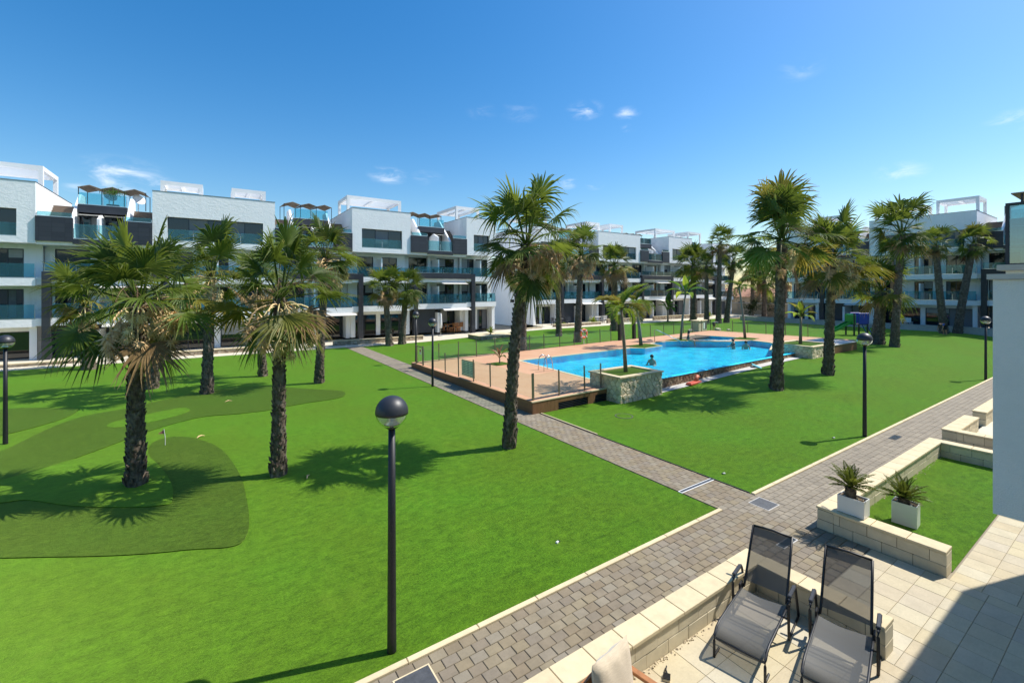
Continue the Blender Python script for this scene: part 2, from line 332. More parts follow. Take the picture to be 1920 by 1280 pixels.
# ------------------------------------------------------------------ mesh helpers
class MB:
    def __init__(s): s.v = []; s.f = []; s.tip = []
    def add(s, vs, fs, tips=None):
        o = len(s.v); s.v += [tuple(p) for p in vs]; s.f += [tuple(i + o for i in f) for f in fs]
        s.tip += tips if tips else [0.0] * len(vs)
    def box(s, x0, x1, y0, y1, z0, z1):
        s.add([(x0, y0, z0), (x1, y0, z0), (x1, y1, z0), (x0, y1, z0), (x0, y0, z1), (x1, y0, z1), (x1, y1, z1), (x0, y1, z1)],
              [(0, 3, 2, 1), (4, 5, 6, 7), (0, 1, 5, 4), (1, 2, 6, 5), (2, 3, 7, 6), (3, 0, 4, 7)])
        return s
    def bevbox(s, x0, x1, y0, y1, z0, z1, b):
        # box with chamfered top edges
        s.add([(x0, y0, z0), (x1, y0, z0), (x1, y1, z0), (x0, y1, z0), (x0, y0, z1 - b), (x1, y0, z1 - b), (x1, y1, z1 - b), (x0, y1, z1 - b),
               (x0 + b, y0 + b, z1), (x1 - b, y0 + b, z1), (x1 - b, y1 - b, z1), (x0 + b, y1 - b, z1)],
              [(0, 1, 5, 4), (1, 2, 6, 5), (2, 3, 7, 6), (3, 0, 4, 7), (4, 5, 9, 8), (5, 6, 10, 9), (6, 7, 11, 10), (7, 4, 8, 11), (8, 9, 10, 11), (3, 2, 1, 0)])
        return s
    def prism(s, poly, z0, z1, top=True):
        k = len(poly)
        z1s = z1 if callable(z1) else (lambda x, y: z1)
        s.add([(x, y, z0) for x, y in poly] + [(x, y, z1s(x, y)) for x, y in poly],
              [(i, (i + 1) % k, k + (i + 1) % k, k + i) for i in range(k)] + ([tuple(range(k, 2 * k))] if top else []) + [tuple(range(k - 1, -1, -1))])
        return s
    def prism_x(s, poly, x0, x1):   # polygon in (y, z) extruded along x
        k = len(poly)
        s.add([(x0, y, z) for y, z in poly] + [(x1, y, z) for y, z in poly],
              [(i, k + i, k + (i + 1) % k, (i + 1) % k) for i in range(k)] + [tuple(range(k)), tuple(range(2 * k - 1, k - 1, -1))])
        return s
    def tube(s, path, rad, seg=8, cap=True):
        path = [Vector(p) for p in path]; k = len(path)
        if not isinstance(rad, (list, tuple)): rad = [rad] * k
        base = len(s.v); vs = []; fs = []
        for i, p in enumerate(path):
            d = (path[min(i + 1, k - 1)] - path[max(i - 1, 0)]).normalized()
            a = Vector((0, 0, 1)) if abs(d.z) < .95 else Vector((1, 0, 0))
            u = d.cross(a).normalized(); v = d.cross(u).normalized()
            for j in range(seg):
                t = 2 * math.pi * j / seg
                vs.append(p + (u * math.cos(t) + v * math.sin(t)) * rad[i])
        for i in range(k - 1):
            for j in range(seg):
                a0 = i * seg + j; a1 = i * seg + (j + 1) % seg
                fs.append((a0, a1, a1 + seg, a0 + seg))
        if cap: fs += [tuple(range(seg - 1, -1, -1)), tuple(range((k - 1) * seg, k * seg))]
        s.add(vs, fs); return s
    def lathe(s, prof, cx=0, cy=0, seg=24, a0=0, a1=2 * math.pi):
        vs = []; fs = []; k = len(prof)
        for j in range(seg):
            t = a0 + (a1 - a0) * j / seg
            for r, z in prof: vs.append((cx + r * math.cos(t), cy + r * math.sin(t), z))
        for j in range(seg):
            for i in range(k - 1):
                a = j * k + i; b = ((j + 1) % seg) * k + i
                fs.append((a, b, b + 1, a + 1))
        s.add(vs, fs); return s
    def bar(s, p, q, wx, wz):      # rectangular bar between two points
        p, q = Vector(p), Vector(q); d = (q - p).normalized()
        a = Vector((0, 0, 1)) if abs(d.z) < .9 else Vector((0, 1, 0))
        u = d.cross(a).normalized() * wx / 2; v = u.cross(d).normalized() * wz / 2
        s.add([p - u - v, p + u - v, p + u + v, p - u + v, q - u - v, q + u - v, q + u + v, q - u + v],
              [(0, 1, 2, 3), (7, 6, 5, 4), (0, 4, 5, 1), (1, 5, 6, 2), (2, 6, 7, 3), (3, 7, 4, 0)]); return s
    def mesh(s, name, smooth=False, tip=False):
        me = bpy.data.meshes.new(name); me.from_pydata(s.v, [], s.f)
        if smooth: me.polygons.foreach_set('use_smooth', [True] * len(me.polygons))
        if tip:
            a = me.attributes.new('tip', 'FLOAT', 'POINT'); a.data.foreach_set('value', s.tip)
        me.update(); return me
    def build(s, name, m, parent=None, smooth=False, recalc=True, **kw):
        me = s.mesh(name, smooth)
        if recalc:
            bm = bmesh.new(); bm.from_mesh(me); bmesh.ops.recalc_face_normals(bm, faces=bm.faces); bm.to_mesh(me); bm.free()
        return link(name, me, m, parent, **kw)
def link(name, me, m, parent=None, **kw):
    o = bpy.data.objects.new(name, me); col.objects.link(o)
    if m is not None:
        mm = M[m] if isinstance(m, str) else m
        if len(me.materials) == 0: me.materials.append(mm)
        elif me.materials[0] != mm:
            o.material_slots[0].link = 'OBJECT'; o.material_slots[0].material = mm
    if parent is not None: o.parent = parent
    for k_, v_ in kw.items(): o[k_] = v_
    return o
def tag(o, label=None, category=None, group=None, kind=None):
    if label: o['label'] = label
    if category: o['category'] = category
    if group: o['group'] = group
    if kind: o['kind'] = kind
    return o
def empty(name, loc=(0, 0, 0), rz=0, label=None, category=None, group=None):
    o = bpy.data.objects.new(name, None); col.objects.link(o); o.location = loc; o.rotation_euler = (0, 0, rz); o.empty_display_size = .2
    return tag(o, label, category, group)
def place(o, loc=None, rot=None, sc=None):
    if loc is not None: o.location = loc
    if rot is not None: o.rotation_euler = rot
    if sc is not None: o.scale = (sc, sc, sc) if isinstance(sc, (int, float)) else sc
    return o
def copy_tree(o, parent=None):
    c_ = o.copy(); col.objects.link(c_); c_.parent = parent
    for ch in o.children: copy_tree(ch, c_)
    return c_
def sm(t):
    t = max(0., min(1., t)); return t * t * (3 - 2 * t)
def zg(x, y):      # the lawn east of the cross path rises gently towards the far end of the pool
    return 0. if x < 10.1 else .45 * sm((x - 13) / 17) * sm((y - 5.4) / 7)
DECK = Matrix.Translation((12, 13, .5)) @ Matrix.Rotation(-.015, 4, 'X') @ Matrix.Rotation(-.012, 4, 'Y') @ Matrix.Translation((-12, -13, 0))
def on_deck(o):
    o.matrix_world = DECK @ o.matrix_basis; return o
def dz(x, y): return .5 + .012 * (x - 12) - .015 * (y - 13)
def polyclip(poly, p, nrm):   # keep the side of the line through p where dot(nrm) <= 0
    out = []
    for i in range(len(poly)):
        a, b_ = poly[i], poly[(i + 1) % len(poly)]
        da = (a[0] - p[0]) * nrm[0] + (a[1] - p[1]) * nrm[1]; db = (b_[0] - p[0]) * nrm[0] + (b_[1] - p[1]) * nrm[1]
        if da <= 0: out.append(a)
        if da * db < 0:
            t = da / (da - db); out.append((a[0] + (b_[0] - a[0]) * t, a[1] + (b_[1] - a[1]) * t))
    return out
def cells(w_, h_, nx, ny, jit, seed):      # irregular stones filling a w x h rectangle
    r_ = random.Random(seed)
    pts = [((i + .5 + r_.uniform(-jit, jit) + (.5 if j % 2 else 0)) * w_ / nx, (j + .5 + r_.uniform(-jit, jit)) * h_ / ny) for j in range(ny) for i in range(-1, nx + 1)]
    res = []
    for p in pts:
        poly = [(0, 0), (w_, 0), (w_, h_), (0, h_)]
        for q in pts:
            if q is p or abs(q[0] - p[0]) > 3 * w_ / nx or abs(q[1] - p[1]) > 3 * h_ / ny: continue
            poly = polyclip(poly, ((p[0] + q[0]) / 2, (p[1] + q[1]) / 2), (q[0] - p[0], q[1] - p[1]))
            if not poly: break
        if len(poly) > 2:
            ar = abs(sum(poly[i][0] * poly[(i + 1) % len(poly)][1] - poly[(i + 1) % len(poly)][0] * poly[i][1] for i in range(len(poly)))) / 2
            if ar > .002: res.append(poly)
    return res

# ------------------------------------------------------------------ the ground
tag(MB().box(-700, 900, -300, 1200, -.35, -.06).build('ground', 'ground_dirt'), kind='structure')
mb = MB()
mb.add([(-60, 5.33, 0), (8.8, 5.33, 0), (8.8, 36.9, 0), (-60, 36.9, 0)], [(0, 1, 2, 3)])
tag(mb.build('lawn', 'turf_light', recalc=False), 'bright green artificial lawn with palms and putting greens', kind='structure')
mb = MB(); NX, NY = 52, 33
xs = [10.08 + (62 - 10.08) * i / NX for i in range(NX + 1)]; ys = [5.33 + (38.2 - 5.33) * j / NY for j in range(NY + 1)]
mb.v = [(x, y, zg(x, y)) for y in ys for x in xs]; mb.tip = [0] * len(mb.v)
for j in range(NY):
    for i in range(NX):
        cx_, cy_ = (xs[i] + xs[i + 1]) / 2, (ys[j] + ys[j + 1]) / 2
        if 11.0 < cx_ < 39.2 and 13.5 < cy_ < 24.4: continue
        a = j * (NX + 1) + i; mb.f.append((a, a + 1, a + NX + 2, a + NX + 1))
tag(mb.build('lawn', 'turf_light', smooth=True, recalc=False), 'bright green artificial lawn around the pool terrace', kind='structure')
# coarser dark turf of the putting course
ROUGH = [[(-4.6, 12.3), (-3.01, 11.22), (-2.45, 10.88), (-1.51, 10.28), (-0.76, 9.89), (-0.3, 9.72), (0.33, 9.35), (0.53, 9.57), (0.63, 10.3), (0.63, 11.55), (0.61, 12.57), (0.49, 13.76), (0.28, 15.16), (-0.04, 16.17), (-0.66, 17.3), (-1.21, 17.54), (-1.55, 17.08), (-1.48, 15.81), (-1.13, 14.76), (-0.8, 13.34), (-0.71, 12.45), (-0.73, 11.8), (-2.38, 12.91), (-3.04, 13.66), (-3.46, 14.06), (-3.77, 14.03), (-5.6, 14.9)],
         [(-6.5, 16.6), (-4.98, 18.54), (-4.79, 19.32), (-4.62, 20.27), (-4.27, 21.49), (-3.76, 22.25), (-3.18, 22.46), (-2.86, 22.52), (-2.17, 23.12), (-1.28, 23.8), (-0.36, 24.63), (0.88, 24.6), (2.29, 24.35), (3.06, 23.13), (4.11, 21.89), (4.89, 21.23), (4.94, 20.45), (4.56, 19.77), (3.69, 19.69), (2.98, 19.65), (2.09, 19.38), (1.72, 19.26), (0.69, 19.34), (-0.24, 19.71), (-1.03, 19.23), (-1.78, 18.56), (-2.48, 17.54), (-3.04, 16.8), (-3.67, 15.98), (-4.22, 15.71), (-5.3, 15.2)],
         [(-7.63, 25.37), (-6.75, 25.14), (-6.01, 25.01), (-5.1, 24.21), (-4.28, 23.85), (-4.2, 22.63), (-4.66, 21.53), (-5.39, 20.73), (-6.09, 20.24), (-8, 21)]]
def smooth_poly(p, it=2):
    for _ in range(it):
        q = []
        for i in range(len(p)):
            a, b_ = p[i], p[(i + 1) % len(p)]
            q += [(a[0] * .75 + b_[0] * .25, a[1] * .75 + b_[1] * .25), (a[0] * .25 + b_[0] * .75, a[1] * .25 + b_[1] * .75)]
        p = q
    return p
def sheet(name, poly, z, t, m, **kw):
    mb = MB(); k = len(poly)
    bm = bmesh.new(); vs = [bm.verts.new((x, y, z)) for x, y in poly]; f = bm.faces.new(vs)
    if f.normal.z < 0: f.normal_flip()
    bmesh.ops.triangulate(bm, faces=[f])
    ret = bmesh.ops.extrude_face_region(bm, geom=list(bm.faces))
    bmesh.ops.translate(bm, verts=[e for e in ret['geom'] if isinstance(e, bmesh.types.BMVert)], vec=(0, 0, t))
    bmesh.ops.recalc_face_normals(bm, faces=bm.faces)
    me = bpy.data.meshes.new(name); bm.to_mesh(me); bm.free()
    return link(name, me, m, **kw)
def flat_sheet(name, poly, z, m, **kw):
    bm = bmesh.new(); f_ = bm.faces.new([bm.verts.new((x, y, z)) for x, y in poly])
    f_.normal_update()
    if f_.normal.z < 0: f_.normal_flip()
    bmesh.ops.triangulate(bm, faces=[f_]); me = bpy.data.meshes.new(name); bm.to_mesh(me); bm.free(); return link(name, me, m, **kw)
for p, lb in zip(ROUGH, ('dark coarse turf curving around the nearest palm', 'long dark turf band with rounded tip behind the golf flag', 'dark turf patch beside the lamp at the lawn edge')):
    tag(sheet('putting_turf', smooth_poly(p), -.01, .027, 'turf_rough'), lb, kind='structure')
tag(sheet('putting_turf', smooth_poly([(-2.97, 20.18), (-2.88, 20.55), (-2.35, 20.89), (-1.63, 21.33), (-0.96, 21.62), (-0.68, 21.15), (-0.74, 20.56), (-1.52, 19.86), (-2.53, 19.6), (-2.88, 19.83)]), 0, .022, 'turf_light'), 'light turf finger inside the dark band', kind='structure')
# slightly raised pale mound round the nearest palm
MOUND = smooth_poly([(-5.6, 15.2), (-4.3, 15.6), (-3.0, 16.7), (-2.2, 17.2), (-1.55, 17.0), (-1.48, 15.81), (-1.13, 14.76), (-.8, 13.34), (-.71, 12.45), (-.73, 11.8), (-2.38, 12.91), (-3.04, 13.66), (-3.46, 14.06), (-3.77, 14.03)])
tag(sheet('putting_turf', MOUND, 0, .034, 'turf_light'), 'raised pale putting mound at the foot of the nearest palm', kind='structure')

# ------------------------------------------------------------------ paths with pavers
def in_view(x, y, z=0, mg=0):
    l = x * .8298 - y * .5581; D = x * .5581 + y * .8298
    if D < .5: return False
    px = 960 + 836 * l / D; py = 543 - 836 * (z - 4.6) / D
    return -mg < px < 1920 + mg and py < 1280 + mg
def paving(name, x0, x1, y0, y1, zt, L, W, label, keep, joint=.0032):
    base = tag(MB().box(x0, x1, y0, y1, -.05, zt - .012).build(name, 'joint_dark'), label, kind='structure')
    rows = max(1, round((y1 - y0) / W)); W = (y1 - y0) / rows; items = []
    for r_ in range(rows):
        x = x0 - (L / 2 if r_ % 2 else 0)
        while x < x1 - .02:
            a, b_ = max(x, x0), min(x + L, x1)
            if b_ - a > .03: items.append((a, b_, y0 + r_ * W, y0 + (r_ + 1) * W))
            x += L
    items.sort(key=lambda t: (t[0] + t[1]) ** 2 / 4 + (t[2] + t[3]) ** 2 / 4)
    full = {}; near = []; rest = []
    for it in items:
        cx_, cy_ = (it[0] + it[1]) / 2, (it[2] + it[3]) / 2
        (near if len(near) < keep and in_view(cx_, cy_, 0, 20) else rest).append(it)
    for (a, b_, c_, d) in near:
        key = round(b_ - a, 3)
        if key not in full:
            hw, hd = (b_ - a) / 2 - joint, (d - c_) / 2 - joint
            full[key] = MB().bevbox(-hw, hw, -hd, hd, -.03, 0, .006).mesh('paver')
        o = link('paver', full[key], 'paver', base)
        o.location = ((a + b_) / 2, (c_ + d) / 2, zt + rnd.uniform(-.0025, .0025))
        o.rotation_euler = (rnd.uniform(-.006, .006), rnd.uniform(-.006, .006), rnd.uniform(-.006, .006))
    if rest:
        mb = MB()
        for (a, b_, c_, d) in rest:
            z = zt + rnd.uniform(-.002, .002)
            mb.bevbox(a + joint, b_ - joint, c_ + joint, d - joint, zt - .03, z, .006)
        mb.build('paving', 'paver_mass', base, recalc=False, kind='stuff')
    return base
main_path = paving('path', -3.0, 62, 3.875, 5.245, .012, .21, .157, 'grey paved path between lawn and terraces', 300)
cross_path = paving('path', 8.82, 10.06, 5.245, 36.6, .012, .21, .157, 'narrow grey paved path crossing the lawn to the far block', 300)
notch = paving('path', 7.22, 9.70, 3.02, 3.868, .012, .21, .157, 'grey paved bay between the two low walls', 300)
for k in range(62):
    x = -3 + k
    if x in (8, 9, 10): continue
    MB().bevbox(x + .004, x + .996, 5.252, 5.335, -.03, .035, .008).build('kerbstone', 'cream_cap', main_path, recalc=False)
for (a, b_) in ((8.004, 8.81), (10.09, 10.996)): MB().bevbox(a, b_, 5.252, 5.335, -.03, .035, .008).build('kerbstone', 'cream_cap', main_path, recalc=False)
mb = MB(); mb.box(10.065, 10.085, 5.36, 13.1, -.02, .03); mb.build('path_edging', 'black_metal', cross_path)
mb = MB(); mb.box(10.09, 10.13, 10.2, 13.1, -.02, .045); mb.build('path_edging', 'cream_cap', cross_path)

# ------------------------------------------------------------------ terrace in front, tiles one by one
terrace = tag(MB().box(-2, 15, -6, 3.9, -.06, -.003).build('terrace', 'terrace_joint'), 'cream tiled terrace under the sun loungers', kind='structure')
tl = {}
def tiles(x0, x1, y0, y1, L, W, off):
    r_ = 0; y = y1
    while y > y0 + .05:
        yb = max(y - W, y0); x = x0 - (off * L if r_ % 2 else 0)
        while x < x1 - .03:
            a, b_ = max(x, x0), min(x + L, x1)
            if b_ - a > .04 and in_view((a + b_) / 2, (y + yb) / 2, 0, 60):
                key = (round(b_ - a, 3), round(y - yb, 3))
                if key not in tl:
                    hw, hd = key[0] / 2 - .002, key[1] / 2 - .002; tl[key] = MB().bevbox(-hw, hw, -hd, hd, -.02, 0, .004).mesh('floor_tile')
                o = link('floor_tile', tl[key], 'floor_tile', terrace); o.location = ((a + b_) / 2, (y + yb) / 2, .008 + rnd.uniform(-.001, .001))
            x += L
        y = yb; r_ += 1
tiles(1.2, 6.93, .2, 3.58, .46, .46, 0)
tiles(6.93, 9.70, .2, 3.0, .36, .36, 0)
tiles(9.70, 14.0, .0, 2.0, .36, .36, 0)
MB().box(10.0, 16.6, 1.9, 3.62, -.02, .02)
mb = MB(); mb.add([(10.0, 2.02, .015), (16.62, 2.02, .015), (16.62, 3.62, .015), (10.0, 3.62, .015)], [(0, 1, 2, 3)])
tag(mb.build('lawn', 'turf_light', recalc=False), 'small raised-bed lawn inside the limestone wall', kind='structure')
mb = MB(); mb.add([(18.2, -2, .015), (40, -2, .015), (40, 3.6, .015), (18.2, 3.6, .015)], [(0, 1, 2, 3)])
tag(mb.build('terrace', 'terrace_screed', recalc=False), 'neighbouring cream terrace beyond the bed', kind='structure')

# ------------------------------------------------------------------ low limestone walls, block by block
blk = {}
def wall_run(root, x0, x1, y0, y1, h, cap=.05, L=.42, rows=2, over=.02):
    along_x = (x1 - x0) > (y1 - y0); ln = (x1 - x0) if along_x else (y1 - y0); th = (y1 - y0) if along_x else (x1 - x0)
    hh = (h - cap) / rows
    MB().box(x0 + .01, x1 - .01, y0 + .01, y1 - .01, -.05, h - cap - .004).build('mortar_core', 'joint_dark', root)
    def put(name, a, b_, z0, z1, t0, t1, bev, m):
        key = (name, round(b_ - a, 3), round(z1 - z0, 3), round(t1 - t0, 3), along_x)
        if key not in blk:
            hl, ht = (b_ - a) / 2 - .004, (t1 - t0) / 2
            blk[key] = (MB().bevbox(-hl, hl, -ht, ht, 0, z1 - z0 - .006, bev) if along_x else MB().bevbox(-ht, ht, -hl, hl, 0, z1 - z0 - .006, bev)).mesh(name)
        o = link(name, blk[key], m, root); c0 = (a + b_) / 2; t = (t0 + t1) / 2 + rnd.uniform(-.003, .003)
        o.location = ((x0 + c0, y0 + t, z0) if along_x else (x0 + t, y0 + c0, z0))
    for r_ in range(rows):
        s = -(L / 2 if r_ % 2 else 0)
        while s < ln - .02:
            a, b_ = max(s, 0), min(s + L, ln)
            if b_ - a > .03: put('stone_block', a, b_, r_ * hh - (.03 if r_ == 0 else 0), (r_ + 1) * hh, 0, th, .012, 'cream_stone')
            s += L
    s = 0.
    while s < ln - .02:
        b_ = min(s + .5, ln)
        if ln - b_ < .2: b_ = ln
        put('cap_stone', s, b_, h - cap, h, -over, th + over, .006, 'cream_cap'); s = b_
g1 = 'low limestone garden walls'
wr = empty('garden_wall', (0, 0, 0), 0, 'low cream limestone wall around the loungers terrace', 'wall', g1)
wall_run(wr, .6, 7.2, 3.58, 3.865, .42); wall_run(wr, 6.93, 7.2, 2.0, 3.578, .42)
wr = empty('garden_wall', (0, 0, 0), 0, 'low cream limestone wall enclosing the small lawn with two white pots', 'wall', g1)
wall_run(wr, 9.73, 16.9, 3.60, 3.87, .42); wall_run(wr, 9.73, 10.02, 2.03, 3.598, .42); wall_run(wr, 16.62, 16.9, -1, 3.598, .42)
wr = empty('garden_wall', (0, 0, 0), 0, 'low cream limestone wall of the farther terrace beyond the small lawn', 'wall', g1)
wall_run(wr, 18.0, 20.6, 3.55, 3.87, .48); wall_run(wr, 18.0, 18.3, -1, 3.548, .48); wall_run(wr, 21.6, 36, 3.55, 3.87, .48)
# loose gravel fringe along the foot of the walls inside
mb = MB()
for k in range(420):
    if k < 180: x, y = rnd.uniform(10.05, 16.5), 3.6 - abs(rnd.gauss(0, .035)) - .01
    else: x, y = rnd.uniform(2.4, 6.9), 3.575 - abs(rnd.gauss(0, .02)) - .01
    s = rnd.uniform(.006, .018); mb.tube([(x, y, 0), (x + rnd.uniform(-.02, .02), y + rnd.uniform(-.01, .01), s * 1.6)], [s, s * .5], 5)
tag(mb.build('gravel', 'rock_beige'), 'loose pebbles along the foot of the limestone walls', kind='stuff')

# covers, drains and small things set in the ground
def flush(name, x, y, w_, d, z, m, label, cat, frame=None, slats=0, rz=0):
    r_ = empty(name, (x, y, z), rz, label, cat)
    MB().bevbox(-w_ / 2, w_ / 2, -d / 2, d / 2, -.02, .006, .003).build('plate', m, r_)
    if frame:
        t = .018; mb = MB()
        mb.box(-w_ / 2 - t, w_ / 2 + t, -d / 2 - t, -d / 2, -.02, .004); mb.box(-w_ / 2 - t, w_ / 2 + t, d / 2, d / 2 + t, -.02, .004)
        mb.box(-w_ / 2 - t, -w_ / 2, -d / 2, d / 2, -.02, .004); mb.box(w_ / 2, w_ / 2 + t, -d / 2, d / 2, -.02, .004); mb.build('frame', frame, r_)
    for k in range(slats):
        x_ = -w_ / 2 + (k + .5) * w_ / slats
        MB().box(x_ - w_ / slats * .28, x_ + w_ / slats * .28, -d / 2 + .01, d / 2 - .01, .006, .014).build('slat', 'steel', r_)
    return r_
flush('inspection_cover', 9.82, 4.92, .42, .40, .014, 'cover_plate', 'square grey inspection cover where the two paths meet', 'cover', 'concrete_pale')
flush('inspection_cover', 1.98, 4.90, .42, .40, .014, 'cover_plate', 'large dark inspection cover beside the nearest lamp post', 'cover', 'cream_cap')
flush('drain_grate', 9.44, 6.26, 1.24, .07, .014, 'grate', 'long narrow drain channel with pale edges across the path', 'drain', 'white_paint')
flush('drain_grate', 17.6, 4.85, .55, .2, .014, 'grate', 'grey drain grate in the path beyond the small lawn', 'drain', None, 9)
flush('drain_grate', 8.66, 3.93, .48, .12, .016, 'grate', 'short grey drain grate behind the near lounger', 'drain', 'concrete_pale', 7)
flush('drain_grate', 11.3, 14.0, 1.0, .001 + .28, dz(11.3, 14.0) + .002, 'grate', 'dark drain mat on the wooden deck corner', 'drain')
for (x, y, lb) in ((5.21, 6.27, 'tiny white lawn spotlight in the near lawn'), (10.62, 6.29, 'tiny white lawn spotlight near the path crossing'), (16.0, 5.9, 'tiny white lawn spotlight near the lamp shadow')):
    r_ = empty('lawn_spotlight', (x, y, 0), rnd.uniform(0, 3), lb, 'spotlight'); MB().bevbox(-.03, .03, -.018, .018, 0, .03, .006).build('housing', 'plastic_white', r_); MB().box(.03, .065, -.02, .02, 0, .018).build('socket', 'black_metal', r_)
r_ = empty('inspection_cover', (12.44, 11.19, zg(12.44, 11.19)), 0, 'round turf-covered inspection lid in the lawn before the deck', 'cover')
mb = MB(); mb.lathe([(.29, -.01), (.29, .012), (.325, .012), (.325, -.01)], seg=32); mb.build('rim', 'post_metal', r_)
MB().lathe([(.0001, .01), (.285, .01), (.285, -.01)], seg=32).build('plate', 'turf_light', r_)
# ------------------------------------------------------------------ apartment blocks
# local frame of a block: x along the facade (to the right when facing it), y into the building, z up
def window(root, x0, x1, z0, z1, y, panes=2, rail=False, shutter=None, dark='window_glass'):
    """a framed opening: frame is the part, panes and shutter its sub-parts"""
    t = .06; fr = MB()
    fr.box(x0, x1, y - .05, y + .05, z0, z0 + t); fr.box(x0, x1, y - .05, y + .05, z1 - t, z1)
    fr.box(x0, x0 + t, y - .05, y + .05, z0 + t, z1 - t); fr.box(x1 - t, x1, y - .05, y + .05, z0 + t, z1 - t)
    w_ = (x1 - x0 - 2 * t) / panes
    for k in range(1, panes): fr.box(x0 + t + k * w_ - .025, x0 + t + k * w_ + .025, y - .045, y + .045, z0 + t, z1 - t)
    o = fr.build('window', 'dark_panel', root, recalc=False)
    for k in range(panes):
        a, b_ = x0 + t + k * w_ + (.026 if k else .002), x0 + t + (k + 1) * w_ - (.026 if k < panes - 1 else .002)
        if shutter is not None and k in shutter:
            MB().box(a, b_, y - .03, y + .03, z0 + t, z1 - t).build('shutter', 'shutter_grey', o, recalc=False)
        else:
            q_ = rnd.random()
            if q_ < .16:      # a blind let down part of the way behind the glass
                zb_ = z1 - t - (z1 - z0 - 2 * t) * rnd.uniform(.25, .8); MB().box(a + .01, b_ - .01, y - .03, y - .022, zb_, z1 - t - .002).build('blind', 'window_blind', o, recalc=False)
            elif q_ < .28: MB().box(a + .01, a + (b_ - a) * rnd.uniform(.25, .6), y - .026, y - .018, z0 + t + .01, z1 - t - .01).build('curtain', 'curtain', o, recalc=False)
            MB().box(a, b_, y - .008, y + .008, z0 + t, z1 - t).build('pane', dark, o, recalc=False)
    return o
def railing(root, x0, x1, z0, h, y, step=1.6, axis='x'):
    k = max(1, round((x1 - x0) / step)); w_ = (x1 - x0) / k
    r_ = MB()
    if axis == 'x': r_.box(x0, x1, y - .02, y + .02, z0, z0 + .05)
    else: r_.box(y - .02, y + .02, x0, x1, z0, z0 + .05)
    for i in range(k + 1):
        p = x0 + i * w_
        if axis == 'x': r_.box(p - .015, p + .015, y - .015, y + .015, z0 + .05, z0 + h * .7)
        else: r_.box(y - .015, y + .015, p - .015, p + .015, z0 + .05, z0 + h * .7)
    o = r_.build('balcony_railing', 'steel', root, recalc=False)
    for i in range(k):
        a, b_ = x0 + i * w_ + .02, x0 + (i + 1) * w_ - .02
        (MB().box(a, b_, y - .006, y + .006, z0 + .06, z0 + h) if axis == 'x' else MB().box(y - .006, y + .006, a, b_, z0 + .06, z0 + h)).build('glass_panel', 'rail_glass', o, recalc=False)
    return o
def pergola(root, x0, x1, y0, y1, z0, z1, slats=9):
    t = .24; fr = MB()
    for (a, b_) in ((x0, y0), (x1 - t, y0), (x0, y1 - t), (x1 - t, y1 - t)): fr.box(a, a + t, b_, b_ + t, z0, z1 - .3)
    fr.box(x0, x1, y0, y0 + t, z1 - .3, z1); fr.box(x0, x1, y1 - t, y1, z1 - .3, z1)
    fr.box(x0, x0 + t, y0 + t, y1 - t, z1 - .3, z1); fr.box(x1 - t, x1, y0 + t, y1 - t, z1 - .3, z1)
    xm = (x0 + x1) / 2; fr.box(xm - .1, xm + .1, y0 + t, y1 - t, z1 - .28, z1 - .06)
    o = fr.build('pergola', 'white_paint', root, recalc=False)
    for k in range(slats):
        y = y0 + t + (k + .5) * (y1 - y0 - 2 * t) / slats
        MB().bar((x0 + t, y, z1 - .12), (x1 - t, y, z1 - .12), .05, .06).build('slat', 'white_paint', o, recalc=False)
    return o
def shade_canopy(root, x0, x1, y0, y1, z):
    """pleated brown sun shade on thin posts"""
    k = max(2, round((x1 - x0) / 1.3)); w_ = (x1 - x0) / k
    mb = MB()
    for i in range(k):
        a = x0 + i * w_
        mb.add([(a, y0, z), (a + w_ / 2, y0, z + .22), (a + w_ / 2, y1, z + .42), (a, y1, z + .2), (a, y0, z - .04), (a + w_ / 2, y0, z + .18), (a + w_ / 2, y1, z + .38), (a, y1, z + .16)],
               [(0, 1, 2, 3), (7, 6, 5, 4), (0, 4, 5, 1), (3, 2, 6, 7)])
        mb.add([(a + w_ / 2, y0, z + .22), (a + w_ - .06, y0, z + .02), (a + w_ - .06, y1, z + .22), (a + w_ / 2, y1, z + .42), (a + w_ / 2, y0, z + .18), (a + w_ - .06, y0, z - .02), (a + w_ - .06, y1, z + .18), (a + w_ / 2, y1, z + .38)],
               [(0, 1, 2, 3), (7, 6, 5, 4), (0, 4, 5, 1), (3, 2, 6, 7)])
    o = mb.build('shade_canopy', 'canopy_brown', root)
    po = MB()
    for i in range(k + 1):
        po.tube([(x0 + i * w_, y0 + .3, z - 1.4), (x0 + i * w_, y0 + .3, z + .05)], .03, 5); po.tube([(x0 + i * w_, y1 - .2, z - 1.4), (x0 + i * w_, y1 - .2, z + .2)], .03, 5)
    po.build('canopy_frame', 'slate_plain', o)
def balcony_set(root, x, y, z, kind):
    if kind % 3 == 0:      # white table and two chairs
        mb = MB(); mb.box(x - .4, x + .4, y - .3, y + .3, z + .68, z + .72)
        for a in (-.36, .33):
            for b_ in (-.26, .23): mb.box(x + a, x + a + .03, y + b_, y + b_ + .03, z, z + .68)
        mb.build('balcony_table', 'plastic_white', root, recalc=False)
    for s in (-1, 1):
        cx_ = x + s * .75; mb = MB(); mb.box(cx_ - .22, cx_ + .22, y - .22, y + .22, z + .4, z + .44)
        mb.box(cx_ + s * .2 - .02, cx_ + s * .2 + .02, y - .22, y + .22, z + .44, z + .85)
        for a in (-.2, .17):
            for b_ in (-.2, .17): mb.box(cx_ + a, cx_ + a + .03, y + b_, y + b_ + .03, z, z + .4)
        mb.build('balcony_chair', 'plastic_white' if kind % 2 else 'dark_panel', root, recalc=False)

